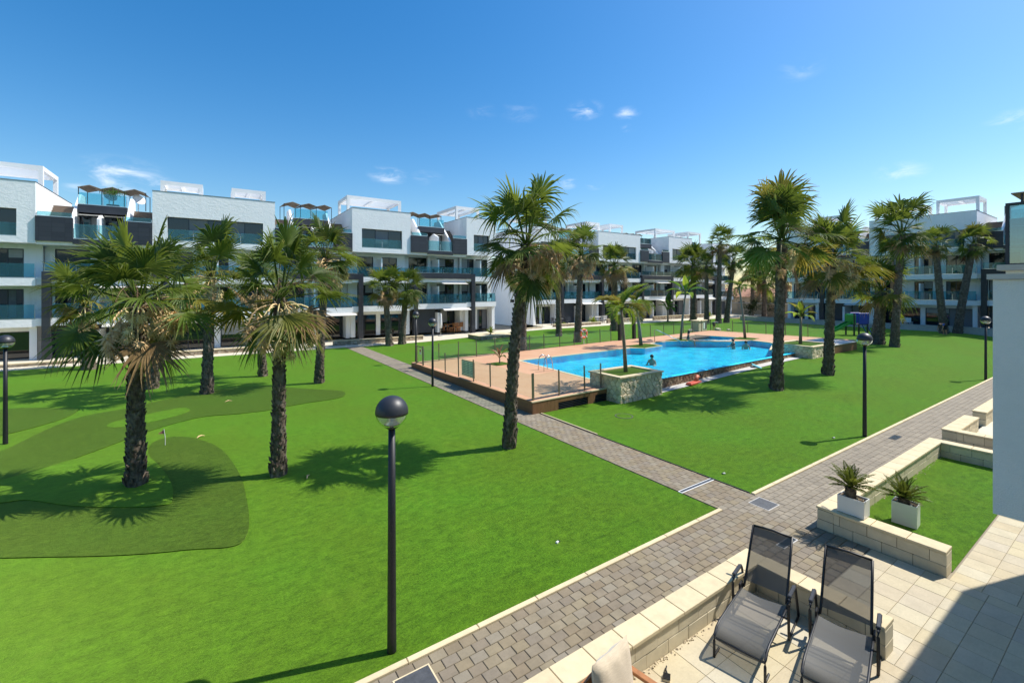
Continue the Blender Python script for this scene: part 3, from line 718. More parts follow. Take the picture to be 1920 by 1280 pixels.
def box_unit(root, x0, x1, d, seed, perg=True, zb=0.):
    r_ = random.Random(seed); W = x1 - x0; D = 9.0
    zt = 11.93 + d; zc = 8.0 + d
    wx0, wx1, wz0, wz1 = x0 + .85, x1 - .85, 8.4 + d, 10.15 + d
    mb = MB(); T = .34
    mb.box(x0, wx0, 0, T, zc, zt); mb.box(wx1, x1, 0, T, zc, zt); mb.box(wx0, wx1, 0, T, wz1, zt); mb.box(wx0, wx1, 0, T, zc, wz0)
    mb.box(x0, x0 + .25, T, D, zc, zt); mb.box(x1 - .25, x1, T, D, zc, zt); mb.box(x0 + .25, x1 - .25, D - .3, D, zc, zt)
    mb.box(x0 + .25, x1 - .25, T, D - .3, 11.1 + d, 11.3 + d); mb.box(x0 + .25, x1 - .25, T, D - .3, zc, zc + .3)
    mb.build('upper_wall', 'stucco', root, recalc=False)
    cp = MB(); cp.box(x0 - .02, x1 + .02, -.02, T + .02, zt, zt + .035); cp.box(x0 - .02, x0 + .27, T + .02, D, zt, zt + .035); cp.box(x1 - .27, x1 + .02, T + .02, D, zt, zt + .035); cp.build('coping', 'roof_dark', root, recalc=False)
    n_ = 3 if W < 7 else 5
    window(root, wx0, wx1, wz0, wz1, .24, n_, shutter={1} if n_ == 3 else {1, 3})
    railing(root, wx0 + .02, wx1 - .02, wz0 + .01, .85, .12)
    MB().box(x0 + .3, x1 - .3, 2.2, 2.3, wz0 - .1, 11.0 + d).build('inner_wall', 'inner_dark', root, recalc=False)
    # floors 1 and 2 set back behind their balconies
    wall = MB()
    yb = 1.5
    for (f0, f1, s0) in ((5.75 + d, 8.0 + d, 5.25 + d), (3.1 + d, 5.25 + d, 2.6 + d)):
        k = 2 if W < 7 else 3; ww = 1.5; gap = (W - k * ww) / (k + 1); xs_ = [x0 + gap + i * (ww + gap) for i in range(k)]
        e = x0
        for a in xs_: wall.box(e, a, yb, yb + .25, f0, f1); wall.box(a, a + ww, yb, yb + .25, f0 + 1.95, f1); e = a + ww
        wall.box(e, x1, yb, yb + .25, f0, f1)
        for a in xs_: window(root, a, a + ww, f0 + .02, f0 + 1.95, yb + .12, 2)
        MB().box(x0, x1, .0, yb + .25, s0, f0 - .006).build('floor_slab', 'stucco', root, recalc=False)
        MB().box(x0 + .01, x1 - .01, .5, yb + .2, s0 - .012, s0 - .002).build('soffit', 'white_paint', root, recalc=False)
        railing(root, x0 + .05, x1 - .05, f0, .93, .08)
        if r_.random() < .8: balcony_set(root, (x0 + x1) / 2 + r_.uniform(-1, 1), .75, f0, r_.randint(0, 5))
        MB().box((x0 + x1) / 2 - .06, (x0 + x1) / 2 + .06, .2, yb, f0, f0 + 1.75).build('balcony_screen', 'stucco', root, recalc=False)
    wall.build('set_back_wall', 'stucco', root, recalc=False)
    # ground floor
    gz = zb; h = 2.6 + d
    mb = MB(); mb.box(x0, x0 + .35, .3, yb, gz, h); mb.box(x1 - .35, x1, .3, yb, gz, h); mb.box(x0 + .35, x1 - .35, yb - .2, yb, h - .35, h)
    mid = (x0 + x1) / 2; mb.box(mid - .2, mid + .2, yb - .2, yb, gz, h - .35); mb.build('ground_wall', 'stucco', root, recalc=False)
    window(root, x0 + .36, mid - .21, gz + .02, h - .36, yb - .1, 2, shutter={0} if r_.random() < .35 else None)
    window(root, mid + .21, x1 - .36, gz + .02, h - .36, yb - .1, 2, shutter={1} if r_.random() < .35 else None)
    MB().box(x0, x1, 4.0, D, gz, 8.0 + d).build('core_wall', 'stucco', root, recalc=False)
    if perg: pergola(root, x0 + .1, x1 - .15, 2.2, 5.9, 11.3 + d, 13.45 + d)
    for k in range(2):
        a = x0 + W * r_.uniform(.15, .8); MB().bevbox(a, a + .8, 6.6, 6.95, 11.3 + d, 12.25 + d + r_.uniform(0, .2), .02).build('roof_unit', 'roof_dark' if r_.random() < .5 else 'concrete_pale', root, recalc=False)
def bal_unit(root, x0, x1, d, seed, zb=0., canopy=True, stairs=(True, True)):
    r_ = random.Random(seed); W = x1 - x0; D = 9.0; yb = 1.9
    # floor 3: slate parapets left and right, glass between
    pl = 1.75; pr_ = 1.6
    MB().box(x0 + .002, x0 + pl, -.12, .1, 8.12 + d, 9.72 + d).build('slate_parapet', 'slate_tile', root, recalc=False)
    MB().box(x1 - pr_, x1 - .002, -.12, .1, 8.12 + d, 9.72 + d).build('slate_parapet', 'slate_tile', root, recalc=False)
    MB().box(x0 + pl, x1 - pr_, -.12, .1, 8.0 + d, 8.34 + d).build('slate_band', 'slate_tile', root, recalc=False)
    railing(root, x0 + pl + .03, x1 - pr_ - .03, 8.345 + d, 1.0, .02)
    railing(root, x0 + .05, x0 + pl - .05, 9.722 + d, .32, .0); railing(root, x1 - pr_ + .05, x1 - .05, 9.722 + d, .32, .0)
    MB().box(x0 + .002, x1 - .002, .1, 4.2, 7.9 + d, 8.2 + d).build('floor_slab', 'stucco', root, recalc=False)
    # recessed dark wall with windows
    mb = MB(); y3 = 2.5; mb.box(x0 + 1.62, x1 - 1.62, y3 + .12, y3 + .3, 8.2 + d, 10.4 + d); mb.build('recessed_wall', 'dark_panel', root, recalc=False)
    mid = (x0 + x1) / 2
    window(root, x0 + 1.7, mid - .2, 8.22 + d, 10.2 + d, y3, 2); window(root, mid + .2, x1 - 1.7, 8.22 + d, 10.2 + d, y3, 2)
    MB().prism_x([(.35, 8.2 + d), (2.45, 8.2 + d), (2.45, 9.95 + d), (1.4, 10.2 + d), (.35, 9.8 + d)], mid - .07, mid + .07).build('balcony_screen', 'stucco', root)
    balcony_set(root, mid + W * .22, 1.1, 8.2 + d, r_.randint(0, 5))
    # roof terrace above
    MB().box(x0 + 1.62, x1 - 1.62, 1.9, D, 10.4 + d, 10.95 + d).build('terrace_slab', 'slate_plain', root, recalc=False)
    railing(root, x0 + 1.65, x1 - 1.65, 10.955 + d, .85, 1.98)
    for s, a in ((0, x0 + 1.62), (1, mid + .1)):
        if r_.random() < .75: MB().prism_x([(y3 - .05, 10.33 + d), (1.35 - r_.uniform(0, .5), 10.14 + d), (1.35, 10.10 + d), (y3 - .05, 10.27 + d)], a + .1, a + (W - 3.24) / 2 - .15).build('awning', 'awning', root)
    # stairs beside both boxes, with a sloping white side wall
    for s, (a, b_, wa, wb) in enumerate(((x0 + .01, x0 + 1.42, x0 + 1.43, x0 + 1.6), (x1 - 1.42, x1 - .01, x1 - 1.6, x1 - 1.43))):
        MB().prism_x([(.7, 8.2 + d), (4.6, 8.2 + d), (4.6, 11.85 + d), (3.3, 11.85 + d), (.7, 9.5 + d)], wa, wb).build('stair_wall', 'stucco', root)
        st = MB(); n_ = 14
        for k in range(n_): st.box(a, b_, 1.0 + k * .22, 4.6, 8.2 + d + k * .2, 8.4 + d + k * .2)
        st.build('stair', 'stair_brown', root, recalc=False)
    # floor 2: portal band with glass above
    f0 = 5.75 + d
    zb2 = 5.6 + d; zt2 = 6.13 + d
    MB().box(x0 + .35, x1 + .55, -.14, .12, zb2, zt2).build('slate_band', 'slate_tile', root, recalc=False)
    railing(root, x0 + .4, x1 + .5, zt2, .62, .05)
    for a in (x0 + .3, x1 + .55): MB().box(a, a + .4, -.15, .35, 0 if zb <= 0 else zb - .4, zt2 + .002).build('slate_pillar', 'slate_tile', root, recalc=False)
    wall = MB()
    for (q0, q1, s0, s1) in ((5.75 + d, 7.9 + d, 5.25 + d, 5.745 + d), (3.1 + d, 5.25 + d, 2.6 + d, 3.095 + d)):
        MB().box(x0, x1, .125 if s0 > 4 else 0, yb + .25, s0, s1).build('floor_slab', 'stucco', root, recalc=False)
        ww = min(2.3, W * .33)
        wall.box(x0, x0 + .5, yb, yb + .25, q0, q1); wall.box(x0 + .5 + ww, x1 - .5 - ww, yb, yb + .25, q0, q1); wall.box(x1 - .5, x1, yb, yb + .25, q0, q1)
        wall.box(x0 + .5, x0 + .5 + ww, yb, yb + .25, q0 + 2.0, q1); wall.box(x1 - .5 - ww, x1 - .5, yb, yb + .25, q0 + 2.0, q1)
        window(root, x0 + .5, x0 + .5 + ww, q0 + .02, q0 + 2.0, yb + .12, 2); window(root, x1 - .5 - ww, x1 - .5, q0 + .02, q0 + 2.0, yb + .12, 2)
        MB().box(mid - .07, mid + .07, .25, yb, q0, q0 + 1.75).build('balcony_screen', 'stucco', root, recalc=False)
        MB().box(mid - .6, mid - .3, yb - .3, yb, q0, q1).build('pier', 'stucco', root, recalc=False)
        balcony_set(root, x0 + W * .3, .95, q0, r_.randint(0, 5)); balcony_set(root, x0 + W * .75, .95, q0, r_.randint(0, 5))
    wall.build('set_back_wall', 'stucco', root, recalc=False)
    railing(root, x0 + .75, x1 + .5, 3.1 + d, .95, .06)
    if r_.random() < .8: MB().prism_x([(.2, 5.24 + d), (-.35 - r_.random() * .4, 5.08 + d), (-.35, 5.04 + d), (.2, 5.18 + d)], mid + .2, x1 - .1).build('awning', 'awning', root)
    if r_.random() < .8: MB().prism_x([(-.005, 2.62 + d), (-.5, 2.45 + d), (-.5, 2.41 + d), (-.005, 2.56 + d)], mid + .3, x1 + .3).build('awning', 'awning', root)
    # ground floor: dark panel on one side, open patio with glazing on the other
    h = 2.6 + d; g = zb
    MB().box(x0 + .72, mid - .1, .9, 1.0, g, h).build('dark_screen', 'dark_panel', root, recalc=False)
    MB().box(mid - .1, mid + .12, .3, 2.4, g, h - .4).build('patio_wall', 'stucco', root, recalc=False)
    window(root, mid + .2, x1 - .3, g + .02, h - .15, 2.2, 3)
    MB().box(x1 - .3, x1, .9, 2.4, g, h).build('patio_wall', 'stucco', root, recalc=False)
    MB().box(x0, x1, 4.2, D, g, 10.4 + d).build('core_wall', 'stucco', root, recalc=False)
    if canopy: shade_canopy(root, x0 + 1.2, x1 - .8, 4.2, 7.6, 12.55 + d)

# long block across the lawn
b1 = empty('apartment_block', (0, 41, 0), 0, 'long white and slate apartment block behind the lawn palms, nearest of the far blocks', 'building', 'white courtyard apartment blocks')
box_unit(b1, -17.5, -9.45, -.40, 1); bal_unit(b1, -9.45, -3.56, -.35, 2, zb=.05)
box_unit(b1, -3.56, 4.26, -.22, 3, perg=False); pergola(b1, -3.2, -.6, 1.2, 3.6, 11.1, 12.75); pergola(b1, 1.3, 3.7, 1.2, 3.6, 11.1, 12.75)
bal_unit(b1, 4.26, 10.38, -.1, 4, zb=.2); box_unit(b1, 10.38, 15.84, 0, 5, zb=.3); bal_unit(b1, 15.84, 21.9, .1, 6, zb=.3)
box_unit(b1, 21.9, 25.5, .2, 7, perg=False, zb=.3); pergola(b1, 22.0, 24.9, 2.6, 7.6, 11.4, 13.7)
MB().box(25.5, 25.8, 1.5, 9, 0, 8.2).build('end_wall', 'stucco', b1, recalc=False)
for (x, y, z) in ((-6.6, 5.0, 11.75), (-4.9, 5.2, 11.7)):      # satellite dishes and a potted shrub on the roof terrace
    ds = MB().lathe([(.0005, .0), (.2, .02), (.36, .08), (.45, .15), (.44, .165), (.34, .1), (.0005, .025)], seg=20).build('satellite_dish', 'white_paint', b1, smooth=True); ds.location = (x, y, z); ds.rotation_euler = (R(62), 0, R(35))
    MB().tube([(x, y, 10.55), (x, y + .05, z)], .03, 6).build('dish_mast', 'steel', b1)
rp = MB().bevbox(-6.4, -5.7, 2.5, 2.9, 10.6, 10.85, .02).build('roof_planter', 'slate_plain', b1)
MB().tube([(-6.05, 2.7, 10.85), (-6.02, 2.7, 11.5)], .04, 6).build('shrub_stem', 'thin_bark', rp)
mb = MB(); q = random.Random(5)
for k in range(220):
    c_ = Vector((-6.02 + q.gauss(0, .3), 2.7 + q.gauss(0, .25), 11.72 + q.gauss(0, .13))); dd = Vector((q.gauss(0, 1), q.gauss(0, 1), q.gauss(.2, .7))).normalized(); ss = dd.cross(Vector((.2, .4, .9))).normalized() * .025
    mb.add([c_ - ss, c_ + ss, c_ + dd * .2], [(0, 1, 2)])
link('shrub_crown', mb.mesh('shrub_crown', False, True), 'leaf_banana', rp)
# second block, beyond the pool
b2 = empty('apartment_block', (0, 42.5, 0), 0, 'white and slate apartment block beyond the far side of the pool', 'building', 'white courtyard apartment blocks')
MB().box(31.6, 31.9, .0, 13, 0, 8.3).build('end_wall', 'stucco', b2, recalc=False)
MB().box(31.55, 31.6, 4.0, 4.8, 3.0, 3.35).build('vent_window', 'inner_dark', b2, recalc=False)
box_unit(b2, 31.9, 35.6, .25, 11, perg=True, zb=.36); bal_unit(b2, 35.6, 42.33, .3, 12, zb=.36); box_unit(b2, 42.33, 50.6, .4, 13, perg=False, zb=.36)
pergola(b2, 42.5, 45.2, 2.6, 6.8, 11.6, 13.95); pergola(b2, 47.6, 50.4, 3.0, 7.2, 11.6, 14.1)
bal_unit(b2, 50.6, 57.04, .5, 14, zb=.36); box_unit(b2, 57.04, 62.8, .65, 15, perg=False, zb=.36); pergola(b2, 57.1, 61.9, 2.5, 6.5, 11.8, 14.1); pergola(b2, 65.4, 69.0, 2.5, 6.5, 11.8, 14.2)
bal_unit(b2, 62.8, 68.4, .65, 16, zb=.36, canopy=False)
box_unit(b2, 68.4, 74.6, .3, 17, perg=False, zb=.36)
# third block, at a right angle, in its own shade
b3 = empty('apartment_block', (62, 32, 0), R(-90), 'shaded white and slate apartment block at right angles, behind the playground', 'building', 'white courtyard apartment blocks')
box_unit(b3, 3.8, 7.4, .35, 21, perg=False, zb=.75); bal_unit(b3, 7.4, 12.6, .38, 22, zb=.75, canopy=False)
box_unit(b3, 12.6, 21.2, .42, 23, perg=False, zb=.75); bal_unit(b3, 21.2, 27.6, .45, 24, zb=.75)
box_unit(b3, 27.6, 34, .45, 25, zb=.75)
pergola(b3, 17.9, 21.1, 1.6, 4.8, 11.7, 14.0); pergola(b3, 12.5, 16.8, 2.0, 5.0, 11.7, 13.9); pergola(b3, 6.2, 9.2, 2.0, 5.0, 11.6, 13.75)
# raised terraces with rubble-stone fronts before the blocks, and the pale walk along them
tag(MB().box(-30, 26, 38.55, 43, -.1, .04).build('terrace', 'terrace_screed'), 'pale paved terrace at the foot of the long block', kind='structure')
tag(MB().box(-30, 8.82, 36.9, 38.3, -.1, .012).build('walkway', 'terrace_screed'), 'cream walkway along the long block', kind='structure')
tag(MB().box(8.82, 76, 36.6, 38.3, -.1, .46).build('walkway', 'terrace_screed'), 'cream walkway along the second block', kind='structure') if False else None
mb = MB(); k = 30
for i in range(k):
    xa, xb = 8.82 + 67 * i / k, 8.82 + 67 * (i + 1) / k
    mb.add([(xa, 36.7, zg(xa, 36.9) + .012), (xb, 36.7, zg(xb, 36.9) + .012), (xb, 39.4, zg(xb, 38) + .012), (xa, 39.4, zg(xa, 38) + .012)], [(0, 1, 2, 3)])
tag(mb.build('walkway', 'terrace_screed', recalc=False), 'cream walkway along the second block', kind='structure')
gw = 'rubble stone terrace walls before the apartment blocks'
def rubble(x0, x1, y0, y1, z1, label):
    r_ = empty('terrace_wall', (0, 0, 0), 0, label, 'wall', gw)
    MB().box(x0, x1, y0, y1, -.1, z1 - .05).build('wall_body', 'rubble_wall', r_, recalc=False); MB().box(x0 - .03, x1 + .03, y0 - .03, y1 + .03, z1 - .048, z1).build('wall_cap', 'cream_cap', r_, recalc=False)
rubble(-30, -6.2, 38.3, 38.55, .22, 'low rubble wall below the glazed patio of the long block'); rubble(-4.4, 5.6, 38.3, 38.55, .34, 'low rubble wall behind the cluster of lawn palms')
rubble(8.2, 16.0, 38.3, 38.55, .42, 'low rubble wall behind the twin small palms'); rubble(19.6, 23.2, 34.0, 36.4, .5, 'square rubble planting bed beside the second lawn lamp')
rubble(26.5, 29.6, 38.2, 38.45, .55, 'short rubble wall at the gap between the blocks'); rubble(31.4, 38.6, 38.3, 38.6, .75, 'rubble wall with agaves at the end of the second block')
rubble(40.5, 47, 39.0, 39.3, .95, 'rubble wall behind the outdoor shower'); rubble(50, 62, 39.6, 39.9, .95, 'long rubble wall far behind the pool')
r_ = empty('terrace_wall', (0, 0, 0), 0, 'dark block wall below the shaded block', 'wall', gw)
MB().box(59.6, 59.9, -6, 33, -.1, .98).build('wall_body', 'concrete_pale', r_, recalc=False); MB().box(59.56, 59.94, -6, 33, .982, 1.04).build('wall_cap', 'concrete_pale', r_, recalc=False)
tag(MB().box(59.9, 64, -6, 33, -.1, .74).build('terrace', 'terrace_screed'), 'shaded terrace of the third block', kind='structure')
tag(MB().box(31.6, 76, 39.9, 44, -.1, .40).build('terrace', 'terrace_screed'), 'pale terrace of the second block', kind='structure')

glassy('bay_glass', (.30, .55, .58), .62, .02, (.05, .16, .18))
# ------------------------------------------------------------------ the building the picture is taken from: side wall and glazed bay on the right
own = empty('apartment_block', (0, 0, 0), 0, 'near grey stucco wall and glazed bay of the block the terrace belongs to', 'building')
MB().box(4.672, 4.86, -1.305, .733, 2.99, 4.672).build('side_wall', 'stucco_near', own, recalc=False)
MB().box(4.645, 4.89, -1.305, .76, 4.674, 4.712).build('wall_cap', 'concrete_pale', own, recalc=False)
MB().box(4.66, 6.79, -1.305, .10, 2.7, 2.985).build('balcony_slab', 'stucco', own, recalc=False)
MB().box(6.8, 9.4, -1.305, 1.0, 2.7, 3.0).build('balcony_slab', 'stucco', own, recalc=False)
MB().box(6.9, 7.08, -1.305, .99, 3.002, 4.798).build('parapet', 'stucco', own, recalc=False)
MB().box(6.4, 13.36, -1.29, .56, 5.0, 5.5).build('roof_slab', 'stucco', own, recalc=False)
MB().box(13.06, 13.36, -1.29, .56, 0, 4.99).build('party_wall', 'stucco', own, recalc=False)
MB().box(-30, 60, -14, -1.3, 0, 9.6).build('facade_wall', 'stucco', own, recalc=False)
bx = MB(); bx.box(6.95, 7.03, .975, 1.0, 4.86, 5.51); bx.box(6.95, 7.03, -1.305, .975, 5.485, 5.51); bx.box(6.95, 7.03, -1.305, .975, 4.86, 4.875)
bay = bx.build('glazed_bay', 'slate_plain', own, recalc=False)
MB().box(6.975, 6.99, -1.305, .974, 4.876, 5.484).build('bay_pane', 'bay_glass', bay, recalc=False)
MB().box(6.8, 7.1, -1.305, 1.04, 4.80, 4.858).build('bay_sill', 'concrete_pale', own, recalc=False)
cn = MB(); cn.box(6.95, 8.2, -.9, .96, 5.60, 5.612); sc_ = cn.build('sun_canopy', 'canopy_brown', own, recalc=False)
po = MB(); po.box(6.98, 6.995, .88, .895, 5.51, 5.60); po.box(6.98, 6.995, .78, .795, 5.51, 5.60); po.build('canopy_post', 'slate_plain', sc_, recalc=False)
# ------------------------------------------------------------------ pool terrace
POOL = [(14.2, 13.3), (15.05, 21.7), (24.3, 21.3), (24.9, 20.55), (26.9, 20.7), (27.4, 22.1), (29.3, 22.2), (30.3, 21.7), (31.3, 20.4), (32.7, 18.9), (34.6, 18.2), (34.0, 16.3), (30.0, 14.6), (30.0, 13.3)]
KIDS = [(31.6, 23.3), (35.3, 23.6), (35.9, 19.8), (33.6, 19.5), (31.9, 21.3)]
BEDS = [[(24.6, 22.2), (24.9, 20.55), (26.9, 20.7), (27.0, 22.2)], [(29.9, 22.6), (30.3, 21.6), (31.6, 21.0), (31.5, 22.6)], [(34.4, 19.8), (34.7, 18.3), (36.2, 18.5), (36.1, 20.0)], [(12.95, 21.9), (13.05, 20.9), (14.05, 20.9), (14.0, 21.9)]]
def spans(poly, y):
    xs_ = []
    for i in range(len(poly)):
        a, b_ = poly[i], poly[(i + 1) % len(poly)]
        if (a[1] <= y) != (b_[1] <= y): xs_.append(a[0] + (b_[0] - a[0]) * (y - a[1]) / (b_[1] - a[1]))
    xs_.sort(); return [(xs_[i], xs_[i + 1]) for i in range(0, len(xs_) - 1, 2)]
deck = MB(); y = 13.24; bw = .145; r_i = 0
while y < 25.2:
    iv = [(9.80, 40.2)]
    for pl in [POOL, KIDS] + BEDS:
        for (a, b_) in spans(pl, y + bw / 2):
            nv = []
            for (p, q) in iv:
                if b_ <= p or a >= q: nv.append((p, q))
                else:
                    if a > p: nv.append((p, a))
                    if b_ < q: nv.append((b_, q))
            iv = nv
    for (p, q) in iv:
        x = p - ((r_i * 1.37) % 2.6)
        while x < q:
            a, b_ = max(p, x), min(q, x + 2.6)
            if b_ - a > .04: deck.bevbox(a + .003, b_ - .003, y + .004, y + bw - .004, -.03, rnd.uniform(-.0015, .0015), .004)
            x += 2.6
    y += bw; r_i += 1
deck_root = tag(on_deck(MB().box(9.9, 14.1, 13.3, 25.1, -.06, -.032).build('pool_deck', 'joint_dark')), 'salmon wooden deck around the swimming pool', kind='structure')
o = deck.build('deck_boards', 'deck_board', deck_root, recalc=False, kind='stuff')
# under-structure of the rest of the deck, round the pool
u = MB(); u.box(14.0, 40.1, 22.3, 25.1, -.06, -.032); u.box(36.0, 40.1, 13.4, 22.3, -.06, -.032); u.build('deck_frame', 'joint_dark', deck_root)
# fascia: horizontal boards on the path side, upright boards towards the lawn
f = MB()
for k in range(4): f.box(9.775, 9.80, 13.19, 25.2, -.62 + k * .155 + .004, -.62 + (k + 1) * .155 - .004)
f.box(9.802, 9.83, 13.2, 25.2, -.62, -.02); f.build('side_fascia', 'fascia_board', deck_root)
f = MB(); x = 9.80
while x < 13.62:
    lo = -.62
    if 11.0 < x + .03 < 12.55 or 12.95 < x + .03 < 13.9: lo = -.20
    f.box(x + .003, x + .064, 13.185, 13.215, lo, -.035); x += .067
f.build('front_fascia', 'fascia_board', deck_root, kind='stuff')
MB().box(9.76, 13.62, 13.17, 13.24, -.032, .008).build('deck_nosing', 'cream_cap', deck_root)
for (a, b_) in ((11.0, 12.55), (12.95, 13.65)):
    g_ = MB().box(a, b_, 13.25, 13.28, -.62, -.2).build('vent_grille', 'inner_dark', deck_root)
    for k in range(6): MB().bar((a + .02, 13.215, -.58 + k * .065), (b_ - .02, 13.215, -.58 + k * .065), .05, .012).build('louvre', 'slate_plain', g_)
# rough far end of the deck, brown boarded box
bxr = empty('timber_box', (0, 0, 0), 0, 'brown boarded service box beyond the far stone planter', 'box')
mb = MB(); x = 33.0
while x < 37.0: mb.box(x + .004, x + .116, 12.3, 12.34, .3, .98); x += .12
mb.build('board', 'fascia_board', bxr, kind='stuff'); MB().box(33.0, 37.05, 12.342, 14.6, .3, .97).build('box_body', 'terracotta_deck_edge', bxr); MB().box(32.98, 37.08, 12.27, 14.62, .985, 1.02).build('box_lid', 'concrete_pale', bxr)
# basin: walls and floor
pr = tag(on_deck(sheet('pool_floor', POOL, -.47, .03, 'pool_tile_caustic')), 'blue tiled floor of the large pool', kind='structure')
w_ = MB(); k = len(POOL)
for i in range(k):
    a, b_ = POOL[i], POOL[(i + 1) % k]
    zt_ = -.04 if i == k - 1 else -.006
    w_.add([(a[0], a[1], -.46), (b_[0], b_[1], -.46), (b_[0], b_[1], zt_), (a[0], a[1], zt_)], [(0, 1, 2, 3)])
w_.build('pool_side', 'pool_tile_caustic', pr, recalc=False)
cpg = MB()
for pl, skip in ((POOL, {len(POOL) - 2, len(POOL) - 1}), (KIDS, set())):
    kk = len(pl)
    for i in range(kk):
        if i in skip: continue
        a, b_ = Vector((*pl[i], -.012)), Vector((*pl[(i + 1) % kk], -.012)); d_ = (b_ - a).normalized()
        cpg.bar(a - d_ * .04, b_ + d_ * .04, .16, .05)
cpg.build('pool_coping', 'cream_cap', pr)
tag(on_deck(flat_sheet('pool_water', POOL, -.03, 'pool_water')), 'bright blue rippled water of the large swimming pool', kind='structure')
pk = tag(on_deck(sheet('pool_floor', KIDS, -.3, .03, 'pool_tile_caustic')), 'blue tiled floor of the small paddling pool', kind='structure')
w_ = MB(); k = len(KIDS)
for i in range(k):
    a, b_ = KIDS[i], KIDS[(i + 1) % k]
    w_.add([(a[0], a[1], -.29), (b_[0], b_[1], -.29), (b_[0], b_[1], -.006), (a[0], a[1], -.006)], [(0, 1, 2, 3)])
w_.build('pool_side', 'pool_tile_caustic', pk, recalc=False)
tag(on_deck(flat_sheet('pool_water', KIDS, -.06, 'pool_water')), 'bright blue water of the small paddling pool behind the low divider', kind='structure')
dv_ = MB(); dv_.bar((31.9, 21.0, -.03), (33.4, 19.2, -.03), .25, .1); dv_.build('pool_divider', 'pool_tile_caustic', pk)
for k in range(5): t = .15 + k * .17; MB().bar((31.9 + 1.5 * t - .1, 21.0 - 1.8 * t - .1, -.2), (31.9 + 1.5 * t - .1, 21.0 - 1.8 * t - .1, .02), .1, .1).build('overflow_tile', 'white_paint', pk)
# infinity-edge wall in dark pebble mosaic, white gravel gutter below it
iw = empty('pool_wall', (0, 0, 0), 0, 'brown pebble mosaic wall below the infinity edge of the pool', 'wall')
wb = MB().box(16.25, 30.05, 13.1, 13.29, -1.0, -.035).build('wall_body', 'pebble_wall', iw); lip = MB().bevbox(16.25, 30.05, 13.08, 13.31, -.034, -.012, .006).build('wall_lip', 'pool_tile_caustic', iw); on_deck(iw)
mb = MB(); n_ = 14
for i in range(n_):
    xa, xb = 16.3 + 13.4 * i / n_, 16.3 + 13.4 * (i + 1) / n_
    mb.add([(xa, 12.62, zg(xa, 12.6) + .02), (xb, 12.62, zg(xb, 12.6) + .02), (xb, 13.12, zg(xb, 13) + .03), (xa, 13.12, zg(xa, 13) + .03)], [(0, 1, 2, 3)])
tag(mb.build('gravel_gutter', 'concrete_pale', recalc=False), 'pale gravel strip at the foot of the pool wall', kind='structure')

# stone planters, clad stone by stone
def clad(root, origin, ux, w_, h_, nx, ny, seed, jit=.34, depth=.05, gap=.011):
    """irregular stones on a vertical face: origin, unit vector along the face, size"""
    ux = Vector(ux); nv = Vector((ux.y, -ux.x, 0)); o0 = Vector(origin); r_ = random.Random(seed)
    for poly in cells(w_, h_, nx, ny, jit, seed):
        cx_ = sum(p[0] for p in poly) / len(poly); cy_ = sum(p[1] for p in poly) / len(poly)
        def shrink(g_): 
            out = []
            for p in poly:
                dx, dy = p[0] - cx_, p[1] - cy_; L = math.hypot(dx, dy) or 1; f_ = max(.3, (L - g_ * 1.3) / L); out.append((cx_ + dx * f_, cy_ + dy * f_))
            return out
        p0, p1 = shrink(gap), shrink(gap + .018); d1 = depth * r_.uniform(.6, 1.25); tx, ty = r_.uniform(-.06, .06), r_.uniform(-.06, .06); k = len(poly)
        vs = [o0 + ux * a + Vector((0, 0, b_)) for a, b_ in p0] + [o0 + ux * a + Vector((0, 0, b_)) + nv * (d1 * .65) for a, b_ in p0] + [o0 + ux * a + Vector((0, 0, b_)) + nv * (d1 + tx * (a - cx_) + ty * (b_ - cy_)) for a, b_ in p1]
        mb = MB(); mb.add(vs, [(i, (i + 1) % k, k + (i + 1) % k, k + i) for i in range(k)] + [(k + i, k + (i + 1) % k, 2 * k + (i + 1) % k, 2 * k + i) for i in range(k)] + [tuple(range(2 * k, 3 * k))])
        mb.build('stone', 'stone_clad', root)
def planter(x0, x1, y0, y1, z0, z1, label, seed, ny):
    r_ = empty('stone_planter', (x0, y0, z0), 0, label, 'planter', 'stone planters at the pool corners'); W, D_, h_ = x1 - x0, y1 - y0, z1 - z0
    MB().box(.03, W - .03, .03, D_ - .03, -.1, h_ - .12).build('planter_core', 'rock_beige', r_)
    cp = MB(); t = .2
    cp.bevbox(-.05, W + .05, -.05, t, h_ - .06, h_, .008); cp.bevbox(-.05, W + .05, D_ - t, D_ + .05, h_ - .06, h_, .008); cp.bevbox(-.05, t, t + .002, D_ - t - .002, h_ - .06, h_, .008); cp.bevbox(W - t, W + .05, t + .002, D_ - t - .002, h_ - .06, h_, .008)
    cp.build('planter_cap', 'cream_cap', r_, recalc=False)
    MB().box(t - .02, W - t + .02, t - .02, D_ - t + .02, h_ - .2, h_ - .055).build('planter_turf', 'turf_rough', r_)
    clad(r_, (0, .03, 0), (1, 0, 0), W, h_ - .06, round(W / .26), ny, seed)
    clad(r_, (.03, D_, 0), (0, -1, 0), D_, h_ - .06, round(D_ / .3), ny, seed + 1, jit=.16, depth=.03)
    return r_
planter(13.62, 16.25, 12.45, 14.2, -.02, 1.08, 'cream stone planter with a young palm at the near pool corner', 31, 6)
planter(29.9, 33.0, 12.15, 14.5, .38, 1.18, 'cream stone planter with a lime leafy plant at the far pool corner', 35, 4)
for bd, lb in zip(BEDS, ('small turf bed in the deck corner with a yellowing palm', 'small turf bed where the woman sits by the pool', 'small turf bed beside the paddling pool with a slender palm', 'little turf bed in the deck before the pool')):
    tag(on_deck(sheet('planting_bed', bd, -.05, .07, 'turf_rough')), lb, kind='structure')

